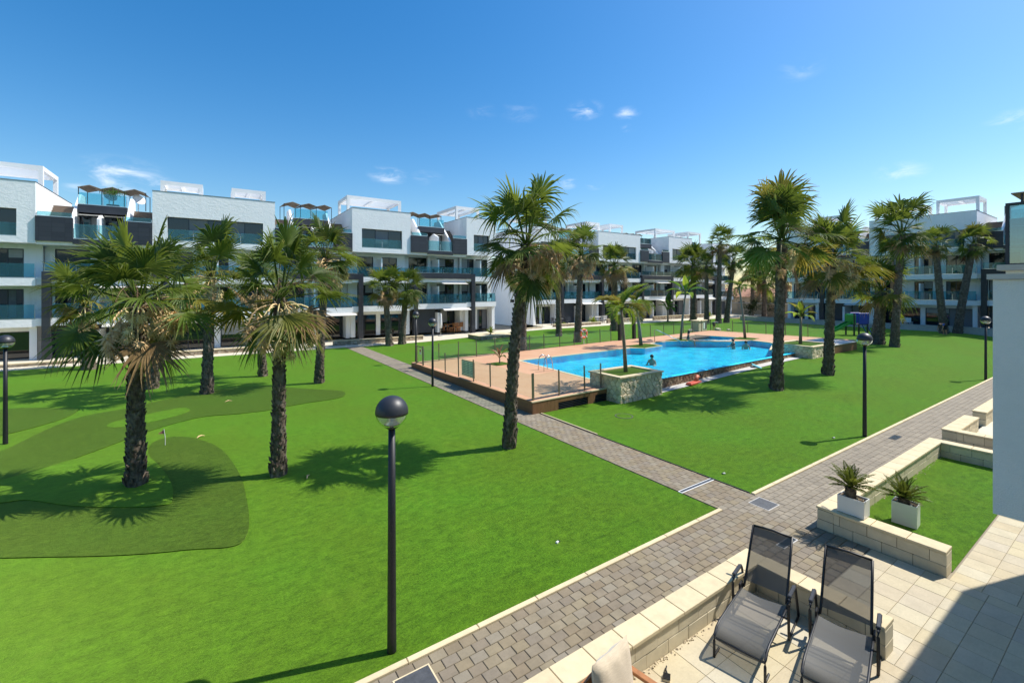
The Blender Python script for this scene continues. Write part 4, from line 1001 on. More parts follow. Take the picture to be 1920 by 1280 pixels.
# glass fence: posts and panes
def fence(label, pts_, h=1.0, pane=True):
    r_ = empty('glass_fence', (0, 0, 0), 0, label, 'fence', 'glass fence around the pool')
    for (x, y) in pts_: MB().box(x - .022, x + .022, y - .022, y + .022, 0, h).build('fence_post', 'post_metal', r_)
    if pane:
        for (a, b_) in zip(pts_[:-1], pts_[1:]):
            d_ = (Vector((*b_, 0)) - Vector((*a, 0))).normalized() * .05
            MB().bar((a[0] + d_.x, a[1] + d_.y, .52), (b_[0] - d_.x, b_[1] - d_.y, .52), .012, .86).build('glass_pane', 'fence_glass', r_)
    on_deck(r_); return r_
fence('glass fence on the deck edge along the path', [(9.93, 13.38), (9.93, 14.9), (9.93, 16.43), (9.93, 17.91), (9.93, 19.41), (9.93, 20.9), (9.93, 22.4), (9.93, 23.75)])
fence('glass fence across the front end of the deck', [(9.99, 13.4), (11.23, 13.4), (12.62, 13.45), (13.55, 13.45)])
fence('long glass fence between deck and far lawn', [(9.95, 24.75), (11.37, 24.8), (12.69, 24.8), (13.96, 24.8), (15.41, 24.9), (17.0, 24.95), (18.3, 25.0), (19.6, 25.05), (21.1, 25.1), (22.5, 25.1), (23.8, 25.1), (25.2, 25.1), (26.4, 25.1)], 1.05)
fence('glass fence behind the shower towards the paddling pool', [(29.6, 25.05), (31.2, 25.1), (33.0, 25.1), (34.4, 25.1), (35.8, 25.1), (37.2, 25.1), (38.6, 25.1), (40.1, 25.1)], 1.05)
fence('glass fence along the far end of the deck', [(40.1, 25.1), (40.1, 22.9), (40.1, 21.5), (40.1, 19.9), (40.1, 18.3), (40.1, 16.6), (40.1, 14.8)], 1.05)
# gate with rules sign
gt = empty('pool_gate', (9.9, 24.1, 0), 0, 'narrow metal gate with red notice at the corner of the deck', 'gate')
MB().box(-.03, .03, -.4, -.34, 0, 1.1).build('gate_post', 'post_metal', gt); MB().box(-.03, .03, .6, .66, 0, 1.1).build('gate_post', 'post_metal', gt)
mb = MB(); mb.bar((0, -.3, .1), (0, .58, .1), .03, .04); mb.bar((0, -.3, 1.02), (0, .58, 1.02), .03, .04); mb.bar((0, -.3, .1), (0, -.3, 1.02), .03, .04); mb.bar((0, .58, .1), (0, .58, 1.02), .03, .04); mb.build('gate_frame', 'post_metal', gt)
MB().box(-.03, -.02, -.2, .05, .6, .9).build('notice', 'plastic_white', gt); MB().box(-.035, -.031, -.17, .02, .75, .87).build('notice_panel', 'red_plastic', gt); on_deck(gt)
sg = empty('rules_sign', (10.02, 18.6, 0), 0, 'pale green notice board with rows of text hung on the glass fence', 'sign')
MB().box(-.012, .012, -.62, .62, .12, .86).build('board', 'post_metal', sg)
simple('sign_pale', (.86, .74, .62), .5, var=.08); simple('sign_ink', (.34, .31, .28), .6, var=.1)
MB().box(-.016, -.0125, -.58, .58, .16, .82).build('sheet', 'sign_pale', sg)
for c_ in range(3):
    for k in range(7):
        a = -.53 + c_ * .37; MB().box(-.019, -.0165, a, a + rnd.uniform(.2, .3), .74 - k * .08, .775 - k * .08).build('text_line', 'sign_ink', sg)
on_deck(sg)
# pool ladder
ld = empty('pool_ladder', (14.35, 18.1, 0), R(-6), 'polished steel ladder rails at the pool edge', 'ladder')
for s in (-.27, .27):
    pth = [(-.35, s, 0), (-.35, s, .35), (-.28, s, .66), (-.1, s, .78), (.08, s, .7), (.16, s, .45), (.2, s, .1), (.22, s, -.35)]
    MB().tube(pth, .024, 8).build('rail', 'steel', ld, smooth=True)
for k in range(2): MB().box(.18, .26, -.25, .25, -.2 - k * .18, -.17 - k * .18).build('step', 'steel', ld)
on_deck(ld)
# long handrail into the water
hr = empty('handrail', (28.4, 22.45, 0), 0, 'slanting steel handrail going down into the water', 'handrail')
MB().tube([(0, 0, 0), (0, 0, .95), (.15, -.12, .93), (1.4, -1.2, .1), (1.6, -1.4, -.2)], .025, 8).build('rail', 'steel', hr, smooth=True); on_deck(hr)
# outdoor shower gate: two black columns with white heads and a glass screen
sh = empty('pool_shower', (28.2, 25.05, 0), 0, 'pair of black shower columns with white heads and a glass screen between', 'shower')
for x in (-.95, .75):
    c_ = MB().bevbox(x, x + .22, -.11, .11, 0, 2.05, .01).build('column', 'black_metal', sh); MB().lathe([(.0001, 2.28), (.12, 2.26), (.16, 2.18), (.15, 2.06), (.0001, 2.05)], x + .11, 0, 14).build('shower_head', 'white_paint', c_, smooth=True)
    MB().box(x + .24, x + .26, -.02, .02, .2, 1.9).build('pipe', 'steel', c_)
MB().box(-.45, .45, -.01, .01, .15, 1.6).build('glass_screen', 'fence_glass', sh); on_deck(sh)
# lifebuoy on the fence
lb_ = empty('lifebuoy', (23.4, 25.0, .82), 0, 'orange red lifebuoy hanging on the glass fence', 'lifebuoy')
tor = MB(); ns, nt = 24, 8
for i in range(ns):
    for j in range(nt):
        a, b_ = 2 * math.pi * i / ns, 2 * math.pi * j / nt; tor.v.append(((.3 + .085 * math.cos(b_)) * math.cos(a), .06 * math.sin(b_), (.3 + .085 * math.cos(b_)) * math.sin(a)))
tor.f = [(i * nt + j, ((i + 1) % ns) * nt + j, ((i + 1) % ns) * nt + (j + 1) % nt, i * nt + (j + 1) % nt) for i in range(ns) for j in range(nt)]
tor.build('ring', 'orange_ring', lb_, smooth=True)
for a in (45, 135, 225, 315):
    c_, s_ = math.cos(R(a)), math.sin(R(a)); MB().bar((.2 * c_, 0, .2 * s_), (.4 * c_, 0, .4 * s_), .135, .07).build('band', 'plastic_white', lb_)
MB().box(-.02, .02, .0, .03, -.82, .35).build('hook_post', 'plastic_white', lb_); on_deck(lb_)
# floats on the grass by the pool wall
fl = empty('pool_float', (19.0, 12.75, zg(19, 12.75)), R(8), 'red inflatable toy lying on the gravel below the pool wall', 'pool toy')
MB().bevbox(-.55, .5, -.14, .14, .02, .12, .04).build('body', 'red_plastic', fl); MB().tube([(.2, 0, .1), (.45, .05, .3), (.65, .05, .25)], [.1, .09, .05], 8).build('head', 'orange_ring', fl, smooth=True)
kb = empty('kickboard', (24.75, 12.75, zg(24.7, 12.7) + .02), R(30), 'small teal kickboard leaning at the foot of the pool wall', 'pool toy')
o = MB().bevbox(-.22, .22, -.3, .3, 0, .06, .02).build('board', 'teal_foam', kb); o.rotation_euler = (R(22), 0, 0)
# ------------------------------------------------------------------ fan palms
def fan_mesh(name, elev, seed, lod=0):
    """one fan leaf: radial axis +X, up +Z; stalk, pleated blade split into drooping tips"""
    r_ = random.Random(seed); mb = MB()
    Lp = r_.uniform(.75, 1.35); Rb = r_.uniform(.95, 1.2); ang = R(elev); p = Vector((.06, 0, .05)); pts_ = [p.copy()]
    steps = 5; bend = R(r_.uniform(10, 24)) * max(.25, math.cos(R(elev)))
    for i in range(steps):
        p = p + Vector((math.cos(ang), 0, math.sin(ang))) * (Lp / steps); ang -= bend / steps; pts_.append(p.copy())
    mb.tube(pts_, [.032, .026, .022, .019, .016, .014], 4, False)
    hub = pts_[-1]; d = Vector((math.cos(ang), 0, math.sin(ang)))
    roll = R(r_.uniform(-32, 32)); s = Vector((0, 1, 0)); n_ = s.cross(d)
    s, n_ = s * math.cos(roll) + n_ * math.sin(roll), n_ * math.cos(roll) - s * math.sin(roll)
    ns = 30 if lod == 0 else 22; spread = R(r_.uniform(190, 240)); da = spread / ns
    droop = r_.uniform(.08, .34); fr = (0.0, .25, .43, .62, .82, 1.0) if lod == 0 else (0., .43, .75, 1.)
    fold = r_.uniform(.25, .5)
    for k in range(ns):
        a = -spread / 2 + (k + .5) * da; L = Rb * (.70 + .30 * math.cos(a * .62)) * r_.uniform(.88, 1.06)
        v = d * math.cos(a) + s * math.sin(a); side = -d * math.sin(a) + s * math.cos(a)
        tw = r_.uniform(-.1, .1); dr = droop * r_.uniform(.5, 2.0); vs = []; tips = []
        wmax = L * .43 * math.tan(da / 2) * 1.08
        lat = side * r_.uniform(-.16, .16)
        for f_ in fr:
            c0 = hub + v * (L * f_ * (1 - .22 * dr * f_ * f_)) + Vector((0, 0, -1)) * (L * dr * f_ ** 3.0) + n_ * (.10 * abs(math.sin(a)) * f_ * fold) + lat * L * f_ ** 3
            w_ = (L * f_ * math.tan(da / 2) * 1.05 if f_ < .44 else wmax * max(0, (1 - f_) / .56) ** .8) + .002
            up = n_ * (w_ * (fold * 1.4))
            vs += [c0 - side * w_ - up * .5, c0 + up * .5, c0 + side * w_ - up * .5]; tips += [f_] * 3
        fs = []
        for i in range(len(fr) - 1):
            o = i * 3; fs += [(o, o + 1, o + 4, o + 3), (o + 1, o + 2, o + 5, o + 4)]
        mb.add(vs, fs, tips)
    return mb.mesh(name, False, True)
ELEV = [84, 66, 48, 30, 12, -6, -24, -42, -62]
FANS = [[fan_mesh('frond', e + rnd.uniform(-5, 5), 100 * i + j) for j in range(3)] for i, e in enumerate(ELEV)]
FANS_FAR = [[fan_mesh('frond', e + rnd.uniform(-5, 5), 100 * i + j + 50, 1) for j in range(2)] for i, e in enumerate(ELEV)]
def flower_mesh(seed):
    r_ = random.Random(seed); mb = MB()
    el = R(r_.uniform(5, 35)); p = Vector((.1, 0, .1)); pts_ = [p.copy()]; a = el
    for i in range(9):
        p = p + Vector((math.cos(a), 0, math.sin(a))) * .15; a -= R(r_.uniform(10, 19)); pts_.append(p.copy())
    mb.tube(pts_, [.02] * 5 + [.016] * 5, 4, False)
    for c_ in range(5):
        ctr = pts_[4 + c_] + Vector((r_.gauss(0, .06), r_.gauss(0, .09), r_.gauss(-.08, .05)))
        for i in range(80):
            d = Vector((r_.gauss(0, 1), r_.gauss(0, 1), r_.gauss(-.55, .8))).normalized(); q = ctr + d * r_.uniform(0, .05); L = r_.uniform(.08, .19); s = d.cross(Vector((.3, .5, .8))).normalized() * r_.uniform(.011, .024); n2 = d.cross(s).normalized() * s.length
            e = q + d * L + Vector((0, 0, -L * .35))
            mb.add([q - s, q + s, e, q + n2], [(0, 1, 2), (0, 2, 3), (1, 3, 2)])
    return mb.mesh('flower_cluster')
FLOWERS = [flower_mesh(900 + i) for i in range(4)]
def stalk_mesh(seed):
    r_ = random.Random(seed); mb = MB(); p = Vector((.05, 0, .2)); a = R(r_.uniform(40, 72)); pts_ = [p.copy()]
    for i in range(11):
        p = p + Vector((math.cos(a), 0, math.sin(a))) * .19; a -= R(r_.uniform(9, 17)); pts_.append(p.copy())
    mb.tube(pts_, [.014 - .0009 * i for i in range(12)], 4, False)
    for k in range(5):
        q = pts_[5 + k]; b_ = [q, q + Vector((.1, r_.uniform(-.15, .15), -.05)), q + Vector((.15, r_.uniform(-.25, .25), -.35))]; mb.tube(b_, [.006, .005, .003], 3, False)
    return mb.mesh('flower_stalk')
STALKS = [stalk_mesh(950 + i) for i in range(3)]
def trunk_mesh(base_r, top_r, path_pts, seed, boots=True, detail=1.0):
    """tapering trunk with old leaf-base stubs; path in local coordinates from the foot up"""
    r_ = random.Random(seed); mb = MB(); P = [Vector(p) for p in path_pts]
    n_ = max(8, int(sum((P[i + 1] - P[i]).length for i in range(len(P) - 1)) / .22))
    def at(t):
        f_ = t * (len(P) - 1); i = min(int(f_), len(P) - 2); u = f_ - i; u2 = u
        return P[i].lerp(P[i + 1], u2)
    pts_ = [at(i / n_) for i in range(n_ + 1)]; rad = []
    for i in range(n_ + 1):
        t = i / n_; rad.append((base_r * (1 - t) + top_r * t) * (1 + .22 * math.exp(-t * n_ * .45)) * r_.uniform(.95, 1.05))
    mb.tube(pts_, rad, 12)
    if boots:
        H = P[-1].z; k = int(H / .105 * detail * 7)
        for i in range(k):
            t = (i + r_.random()) / k; a = i * 2.39996 + r_.uniform(-.3, .3); c_ = at(t); rr = (base_r * (1 - t) + top_r * t) * (1 + .22 * math.exp(-t * n_ * .45))
            out = Vector((math.cos(a), math.sin(a), 0)); sd = Vector((-math.sin(a), math.cos(a), 0)); big = 1.0 + .8 * math.exp(-c_.z * 1.1) + (.5 if t > .85 else 0)
            L = r_.uniform(.07, .14) * big; W = r_.uniform(.035, .06) * (1 + .4 * (big - 1)); lift = r_.uniform(.018, .05) * big
            b0 = c_ + out * (rr * .96); tipv = b0 + out * lift + Vector((0, 0, L)) + sd * r_.uniform(-.03, .03)
            mb.add([b0 - sd * W, b0 + sd * W, tipv + sd * W * .45, tipv - sd * W * .45, b0 + out * lift * .8 + Vector((0, 0, L * .35)), b0 + Vector((0, 0, L * .8)) - out * .01],
                   [(0, 1, 4), (0, 4, 3), (1, 2, 4), (3, 4, 2), (3, 2, 5), (1, 5, 2), (0, 3, 5)])
    return mb.mesh('trunk')
def palm(x, y, H, label, seed, top=(0, 0), scale=1.0, n=34, r0=.24, r1=.17, flowers=0, stalks=2, dry=.08, yellow=.06, far=False, bow=0., low=1.0, sway=0., group='fan palms on the lawn'):
    r_ = random.Random(seed); z = zg(x, y) - .03
    root = empty('palm_tree', (x, y, z), 0, label, 'palm tree', group)
    tx, ty = top
    pth = [(0, 0, 0), (tx * .2 + bow * .5, ty * .2, H * .25), (tx * .45 + bow, ty * .45, H * .5), (tx * .72 + bow * .6, ty * .72, H * .75), (tx, ty, H)]
    link('trunk', trunk_mesh(r0, r1, pth, seed, True, .45 if far else 1.0), 'palm_bark', root)
    F = FANS_FAR if far else FANS
    for i in range(n):
        t = (i + .5) / n
        el = 95 - 152 * (t ** 1.05) * low + r_.uniform(-15, 15)
        ei = min(range(len(ELEV)), key=lambda q: abs(ELEV[q] - el))
        me = r_.choice(F[ei]); a = i * 2.39996 + r_.uniform(-.35, .35)
        q = r_.random()
        mt = 'frond_green'
        if el < -25 and q < dry * 4: mt = 'frond_dry'
        elif el < 10 and q < yellow * 4: mt = 'frond_yellow'
        elif q < .04: mt = 'frond_yellow'
        o = link('frond', me, mt, root)
        s = scale * r_.uniform(.78, 1.14) * (1.28 if el > 52 else 1.0)
        o.location = (tx, ty, H - .05 + .22 * scale * (1 - t)); o.rotation_euler = (r_.uniform(-.12, .12), r_.uniform(-.12, .12), a + sway); o.scale = (s, s, s)
    for i in range(flowers):
        o = link('flower_cluster', r_.choice(FLOWERS), 'flower_cream' if r_.random() < .4 else 'flower_beige', root)
        s = scale * r_.uniform(.85, 1.3); o.location = (tx, ty, H - .15 * scale); o.rotation_euler = (0, r_.uniform(.05, .7), math.atan2(-y, -x) + .35 + r_.gauss(0, 1.0)); o.scale = (s * 1.05, s * 1.05, s * 1.2)
    for i in range(stalks):
        o = link('flower_stalk', r_.choice(STALKS), 'stalk_brown', root)
        s = scale * r_.uniform(.7, 1.05); o.location = (tx, ty, H); o.rotation_euler = (0, 0, r_.uniform(0, 6.3)); o.scale = (s, s, s)
    return root
palm(-1.48, 13.63, 4.25, 'nearest palm with thick dark trunk on the pale putting mound', 1, (.05, -.03), .82, 25, .165, .14, flowers=10, stalks=5, dry=.12, bow=-.03)
palm(1.36, 12.44, 4.3, 'palm with pale seed clusters standing beside the dark turf edge', 2, (.05, -.02), .80, 25, .145, .125, flowers=11, stalks=8, dry=.10)
palm(7.21, 10.86, 5.85, 'tall palm with cream flower heads beside the path in front of the deck', 3, (.42, -.28), .84, 29, .165, .13, flowers=15, stalks=9, dry=.1, bow=-.1)
palm(-5.9, 35.0, 3.6, 'short palm half hidden at the walkway behind the nearest palm', 4, (-.2, .1), .95, 30, .3, .24, flowers=2, far=True, dry=.1)
palm(-.19, 23.9, 5.1, 'palm at the edge of the long dark turf band', 5, (.14, -.1), .95, 23, .2, .17, flowers=8, stalks=4)
palm(-2.33, 26.62, 4.3, 'palm right behind the nearest palm trunk', 6, (.25, -.2), .9, 20, .22, .17, flowers=4)
palm(2.24, 27.1, 4.7, 'slim palm on the lawn behind the dark turf tip', 7, (-.2, .15), .9, 20, .18, .15, flowers=4, stalks=4)
palm(4.37, 23.55, 6.1, 'taller palm with brown seed heads near the rounded turf tip', 8, (.3, -.2), .92, 25, .18, .15, flowers=9, stalks=5, dry=.12)
palm(12.08, 36.01, 4.5, 'left one of the twin small palms by the walkway', 9, (-.3, .2), .8, 34, .28, .2, flowers=2, far=True)
palm(13.3, 36.5, 4.5, 'right one of the twin small palms by the walkway', 10, (.35, -.2), .85, 34, .28, .2, flowers=2, far=True)
palm(18.29, 25.77, 5.4, 'palm hidden behind the tall path palm beyond the deck fence', 11, (.1, 0), .9, 30, .22, .17, flowers=2, far=True)
palm(26.11, 31.19, 6.5, 'palm behind the deck fence with tan seed heads', 12, (-.1, .1), 1.0, 34, .26, .2, flowers=7, stalks=5, far=True, dry=.3)
palm(24.69, 27.14, 7.0, 'palm beside the lifebuoy with hanging tan seed heads', 13, (.25, -.15), 1.05, 36, .3, .2, flowers=9, stalks=6, far=True, dry=.3)
palm(33.73, 31.61, 6.5, 'stout palm behind the outdoor shower', 14, (0, 0), 1.0, 34, .38, .26, flowers=5, stalks=3, far=True, dry=.25)
palm(20.92, 9.93, 6.6, 'tall palm on the lawn in front of the infinity edge', 15, (.18, -.14), 1.05, 33, .22, .17, flowers=2, stalks=8, dry=.05, bow=.05)
palm(26.08, 9.87, 5.7, 'palm with yellowing lower leaves before the far stone planter', 16, (.1, -.12), 1.04, 32, .22, .17, flowers=6, stalks=3, yellow=.22, dry=.1)
palm(25.3, 12.05, 6.7, 'slim palm just behind the tall palm of the pool front', 17, (.45, -.3), .72, 18, .13, .11, flowers=2, stalks=6, dry=.12, yellow=.1)
palm(42.11, 12.67, 4.0, 'short broad palm beside the playground slide', 18, (.3, -.2), 1.08, 34, .42, .3, flowers=0, stalks=0, far=True)
palm(41.4, 11.45, 8.1, 'very tall palm in front of the shaded block', 19, (.4, -.3), 1.14, 34, .27, .2, flowers=0, stalks=3, far=True, dry=.03)
palm(57.64, 12.23, 8.3, 'tall leaning palm next to the bending man', 20, (-.7, .45), .78, 28, .31, .24, flowers=0, stalks=0, far=True, bow=-.25, yellow=.1)
palm(58.93, 11.57, 8.5, 'tall palm leaning away from its neighbour at the shaded block', 21, (1.3, -.85), .8, 28, .33, .25, flowers=0, stalks=2, far=True)
palm(52.66, 35.45, 7.2, 'palm with dense green head far behind the pool', 22, (0, 0), 1.35, 36, .42, .3, flowers=0, stalks=0, far=True, group='row of far palms behind the pool')
palm(51.5, 32.8, 7.1, 'slim far palm with small head in front of the second block', 23, (-.05, 0), .75, 26, .3, .2, flowers=0, stalks=0, far=True, group='row of far palms behind the pool')
palm(51.89, 31.47, 9.7, 'tallest of the far palms at the end of the second block', 24, (.2, -.1), .9, 30, .32, .22, flowers=0, stalks=0, far=True, group='row of far palms behind the pool')
palm(53.56, 31.42, 7.7, 'far palm leaning aside at the end of the second block', 25, (.8, -.5), .9, 28, .32, .22, flowers=0, stalks=0, far=True, group='row of far palms behind the pool')

# ------------------------------------------------------------------ feather palms, broad-leaved plants, sagos
def feather_mesh(name, L, elev, bend, nl, ll, seed, vee=.35, w=.018):
    r_ = random.Random(seed); mb = MB(); a = R(elev); p = Vector((0, 0, 0)); pts_ = [p.copy()]; n_ = 10; dirs = []
    for i in range(n_):
        d = Vector((math.cos(a), 0, math.sin(a))); dirs.append(d); p = p + d * (L / n_); a -= R(bend) / n_; pts_.append(p.copy())
    dirs.append(dirs[-1]); mb.tube(pts_, [.016 * L * (1 - i / 12) for i in range(n_ + 1)], 4, False)
    for k in range(nl):
        t = .14 + .86 * (k + .5) / nl; f_ = t * n_; i = min(int(f_), n_ - 1); q = pts_[i].lerp(pts_[i + 1], f_ - i); d = dirs[i]; up = Vector((-d.z, 0, d.x))
        l_ = ll * math.sin(math.pi * min(1, .18 + .8 * t)) * r_.uniform(.85, 1.1)
        for s in (-1, 1):
            v = (d * .75 + Vector((0, s, 0)) * 1.0 + up * vee).normalized(); e = q + v * l_ + Vector((0, 0, -1)) * l_ * r_.uniform(.05, .35); m_ = q + v * l_ * .5
            mb.add([q, m_ + d * w * L, e, m_ - d * w * L], [(0, 1, 2), (0, 2, 3)], [.2, .5, 1., .5])
    return mb.mesh(name, False, True)
def paddle_mesh(name, L, W, elev, bend, seed):
    r_ = random.Random(seed); mb = MB(); a = R(elev); p = Vector((0, 0, 0)); n_ = 10; rows = []; st = []
    for i in range(n_ + 1):
        t = i / n_; d = Vector((math.cos(a), 0, math.sin(a))); up = Vector((-d.z, 0, d.x)); w_ = W * (0 if t < .25 else math.sin(math.pi * min(1., (t - .25) / .75) ** .8)) + .012
        rows.append([p + Vector((0, -w_, 0)) + up * w_ * .45, p.copy(), p + Vector((0, w_, 0)) + up * w_ * .45]); p = p + d * (L / n_); a -= R(bend) / n_
    vs = [q for r__ in rows for q in r__]; fs = []
    for i in range(n_):
        o = i * 3; fs += [(o, o + 1, o + 4, o + 3), (o + 1, o + 2, o + 5, o + 4)]
    mb.add(vs, fs, [i / n_ * .8 for i in range(n_ + 1) for _ in range(3)]); mb.tube([r__[1] for r__ in rows], .012, 4, False)
    return mb.mesh(name, False, True)
FE = [feather_mesh('leaf', 1.5, e, b_, 22, .42, 60 + i) for i, (e, b_) in enumerate([(75, 70), (55, 95), (35, 110), (15, 110), (65, 120)])]
PD = [paddle_mesh('leaf', 1.3, .17, e, b_, 70 + i) for i, (e, b_) in enumerate([(84, 25), (70, 60), (55, 90), (35, 95)])]
SG = [feather_mesh('leaf', .42, e, b_, 22, .095, 80 + i, .25, .022) for i, (e, b_) in enumerate([(78, 25), (58, 35), (40, 40), (25, 35)])]
def plant(name, x, y, z, label, cat, H, r0, meshes, mt, n, scale, seed, top=(0, 0), bark='thin_bark', el0=None, group=None):
    r_ = random.Random(seed); root = empty(name, (x, y, z), 0, label, cat, group); tx, ty = top
    MB().tube([(0, 0, -.05), (tx * .3, ty * .3, H * .4), (tx * .7, ty * .7, H * .75), (tx, ty, H)], [r0 * 1.25, r0, r0 * .9, r0 * .8], 8).build('stem', bark, root, smooth=True)
    for i in range(n):
        o = link('leaf', meshes[i % len(meshes)] if el0 is None else r_.choice(meshes), mt if isinstance(mt, str) else r_.choice(mt), root)
        s = scale * r_.uniform(.8, 1.15); o.location = (tx, ty, H - .03); o.rotation_euler = (r_.uniform(-.1, .1), r_.uniform(-.1, .1), i * 2.39996 + r_.uniform(-.3, .3)); o.scale = (s, s, s)
    return root
plant('feather_palm', 14.95, 13.35, 1.0, 'young palm with arching lime yellow leaves in the near stone planter', 'palm tree', 2.75, .075, FE, ['leaf_lime', 'frond_yellow', 'leaf_lime'], 13, 1.05, 1, (-.12, .15))
plant('feather_palm', 25.75, 21.55, dz(25.8, 21.6), 'yellowing palm leaning over the deck bed near the shower', 'palm tree', 3.1, .11, FE, ['frond_yellow', 'leaf_lime', 'frond_yellow', 'frond_green'], 14, 1.25, 2, (-.35, .2))
plant('feather_palm', 35.4, 19.2, dz(35.4, 19.2), 'slender palm with a small dark head by the paddling pool', 'palm tree', 4.1, .09, FE, ['frond_green', 'leaf_banana'], 12, .95, 3, (-.4, .25))
plant('banana_plant', 31.0, 22.0, dz(31, 22), 'banana plant with upright green leaves behind the seated woman', 'plant', 3.6, .085, PD, ['leaf_banana', 'leaf_lime'], 8, 1.5, 4, (.35, -.2))
plant('banana_plant', 31.3, 13.4, 1.1, 'lime green banana plant in the far stone planter', 'plant', 1.75, .09, PD, ['leaf_lime', 'leaf_lime', 'frond_yellow'], 8, 1.0, 5, (.05, 0))
plant('banana_plant', 13.55, 21.4, dz(13.5, 21.4) + .02, 'small banana plant with curled leaves in the little deck bed', 'plant', .3, .04, PD, ['leaf_banana', 'leaf_lime', 'frond_dry'], 7, .62, 6)
plant('banana_plant', 48.5, 36.3, zg(48, 36), 'clump of pale green paddle leaves at the foot of a far palm', 'plant', 1.6, .1, PD, ['leaf_banana'], 9, 1.6, 7)
for (x, y, s, lb) in ((32.3, 38.9, .5, 'round yellow green agave on the rubble wall end'), (38.2, 39.2, .9, 'yellow green shrub beside the white patio screen'), (60.5, 38.2, .9, 'yellow green shrub between far palm trunks'), (21.3, 35.2, .7, 'feathery young shrub in the square rubble bed'), (33.5, 39.1, .4, 'small low agave behind the rubble wall')):
    plant('agave_plant', x, y, .5 if x > 20 else .1, lb, 'plant', .12, .06, SG, 'leaf_lime', 22, 2.2 * s, int(x * 10))
# two white pots with sago palms
def pot(x, y, z, w_, d, h, rz, label, seed):
    r_ = empty('plant_pot', (x, y, z), rz, label, 'plant pot', 'white square plant pots')
    t = .012; mb = MB(); mb.box(-w_ / 2, w_ / 2, -d / 2, -d / 2 + t, 0, h); mb.box(-w_ / 2, w_ / 2, d / 2 - t, d / 2, 0, h); mb.box(-w_ / 2, -w_ / 2 + t, -d / 2 + t, d / 2 - t, 0, h); mb.box(w_ / 2 - t, w_ / 2, -d / 2 + t, d / 2 - t, 0, h); mb.build('pot_wall', 'pot_white', r_, recalc=False)
    MB().box(-w_ / 2 + t, w_ / 2 - t, -d / 2 + t, d / 2 - t, h - .06, h - .035).build('pot_soil', 'soil', r_)
    q = random.Random(seed)
    for k in range(9): 
        a, b_ = q.uniform(-w_ / 2 + .05, w_ / 2 - .05), q.uniform(-d / 2 + .05, d / 2 - .05); s = q.uniform(.02, .04)
        MB().tube([(a, b_, h - .04), (a + .01, b_, h - .04 + s)], [s, s * .6], 6).build('pebble', q.choice(['pot_white', 'rock_beige', 'black_metal']), r_)
pot(9.96, 3.36, .425, .27, .42, .31, 0, 'white rectangular pot standing on the limestone wall cap', 1)
pot(11.30, 2.95, .02, .28, .38, .42, R(4), 'white rectangular pot standing on the small lawn', 2)
def sago(x, y, z, label, seed, top):
    r_ = random.Random(seed); root = empty('sago_palm', (x, y, z), 0, label, 'plant', 'sago palms in white pots')
    mb = MB(); mb.tube([(0, 0, -.02), (0, 0, top * .6), (0, 0, top)], [.085, .09, .075], 12)
    for i in range(70):
        t = r_.random(); a = i * 2.4; c_ = Vector((math.cos(a), math.sin(a), 0)); sd = Vector((-math.sin(a), math.cos(a), 0)); b0 = c_ * .082 + Vector((0, 0, t * top))
        mb.add([b0 - sd * .02, b0 + sd * .02, b0 + c_ * .025 + Vector((0, 0, .04))], [(0, 1, 2)])
    mb.build('stem', 'palm_bark', root)
    n_ = 24
    for i in range(n_):
        k = 0 if i < 6 else (1 if i < 13 else (2 if i < 19 else 3)); o = link('leaf', SG[k], 'leaf_sago', root); s = r_.uniform(1.0, 1.25); o.location = (0, 0, top - .02); o.rotation_euler = (0, 0, i * 2.39996); o.scale = (s, s, s)
sago(9.95, 3.40, .425 + .27, 'sago palm with stiff upright leaves in the pot on the wall', 3, .2)
sago(11.30, 2.98, .02 + .37, 'sago palm with spreading leaves in the pot on the lawn', 5, .12)
# hedge, trees and houses far off between the blocks
def crown_tree(x, y, H, rc, label, seed, mt='hedge_leaf', n=900):
    r_ = random.Random(seed); root = empty('tree', (x, y, .3), 0, label, 'tree', 'far trees between the blocks')
    mb = MB(); mb.tube([(0, 0, 0), (.05, .03, H * .4), (0, 0, H * .75)], [.14, .1, .05], 7)
    for k in range(5): a = k * 1.3; mb.tube([(0, 0, H * .45), (math.cos(a) * rc * .5, math.sin(a) * rc * .5, H * .72)], [.06, .025], 5)
    mb.build('trunk', 'thin_bark', root)
    mb = MB(); cl = [Vector((r_.gauss(0, .45) * rc, r_.gauss(0, .45) * rc, H * .72 + r_.gauss(0, .35) * rc)) for _ in range(12)]
    for i in range(n):
        q = r_.choice(cl) + Vector((r_.gauss(0, .2) * rc, r_.gauss(0, .2) * rc, r_.gauss(0, .17) * rc)); d = Vector((r_.gauss(0, 1), r_.gauss(0, 1), r_.gauss(0, .6))).normalized(); s = d.cross(Vector((.2, .4, .9))).normalized() * .09; L = r_.uniform(.15, .3)
        mb.add([q - s, q + s, q + d * L], [(0, 1, 2)])
    link('crown', mb.mesh('crown', False, True), mt, root)
crown_tree(79, 46, 4.2, 2.2, 'dark round tree beyond the end of the second block', 1); crown_tree(83, 40, 4.6, 2.6, 'broad dark tree by the distant beige house', 2); crown_tree(76, 37, 3.0, 1.6, 'small dark tree beside the beige garden wall', 3)
crown_tree(90, 46, 5.2, 2.8, 'tall dark tree far beyond the garden wall', 4); crown_tree(71.5, 37.5, 2.2, 1.3, 'low dark bush at the corner of the second block', 5)
for i, (x, y, H, s, lb) in enumerate(((78, 41, 7.4, 1.2, 'distant palm with grey green head beyond the second block'), (86, 44, 7.8, 1.2, 'farthest grey green palm between the blocks'), (72, 36, 5.6, 1.2, 'bushy palm at the corner of the second block'), (80, 36.5, 6.2, 1.1, 'distant palm before the beige house'))):
    palm(x, y, H, lb, 40 + i, (0, 0), s * 1.3, 28, .35, .26, stalks=0, far=True, dry=.15, group='distant palms between the blocks')
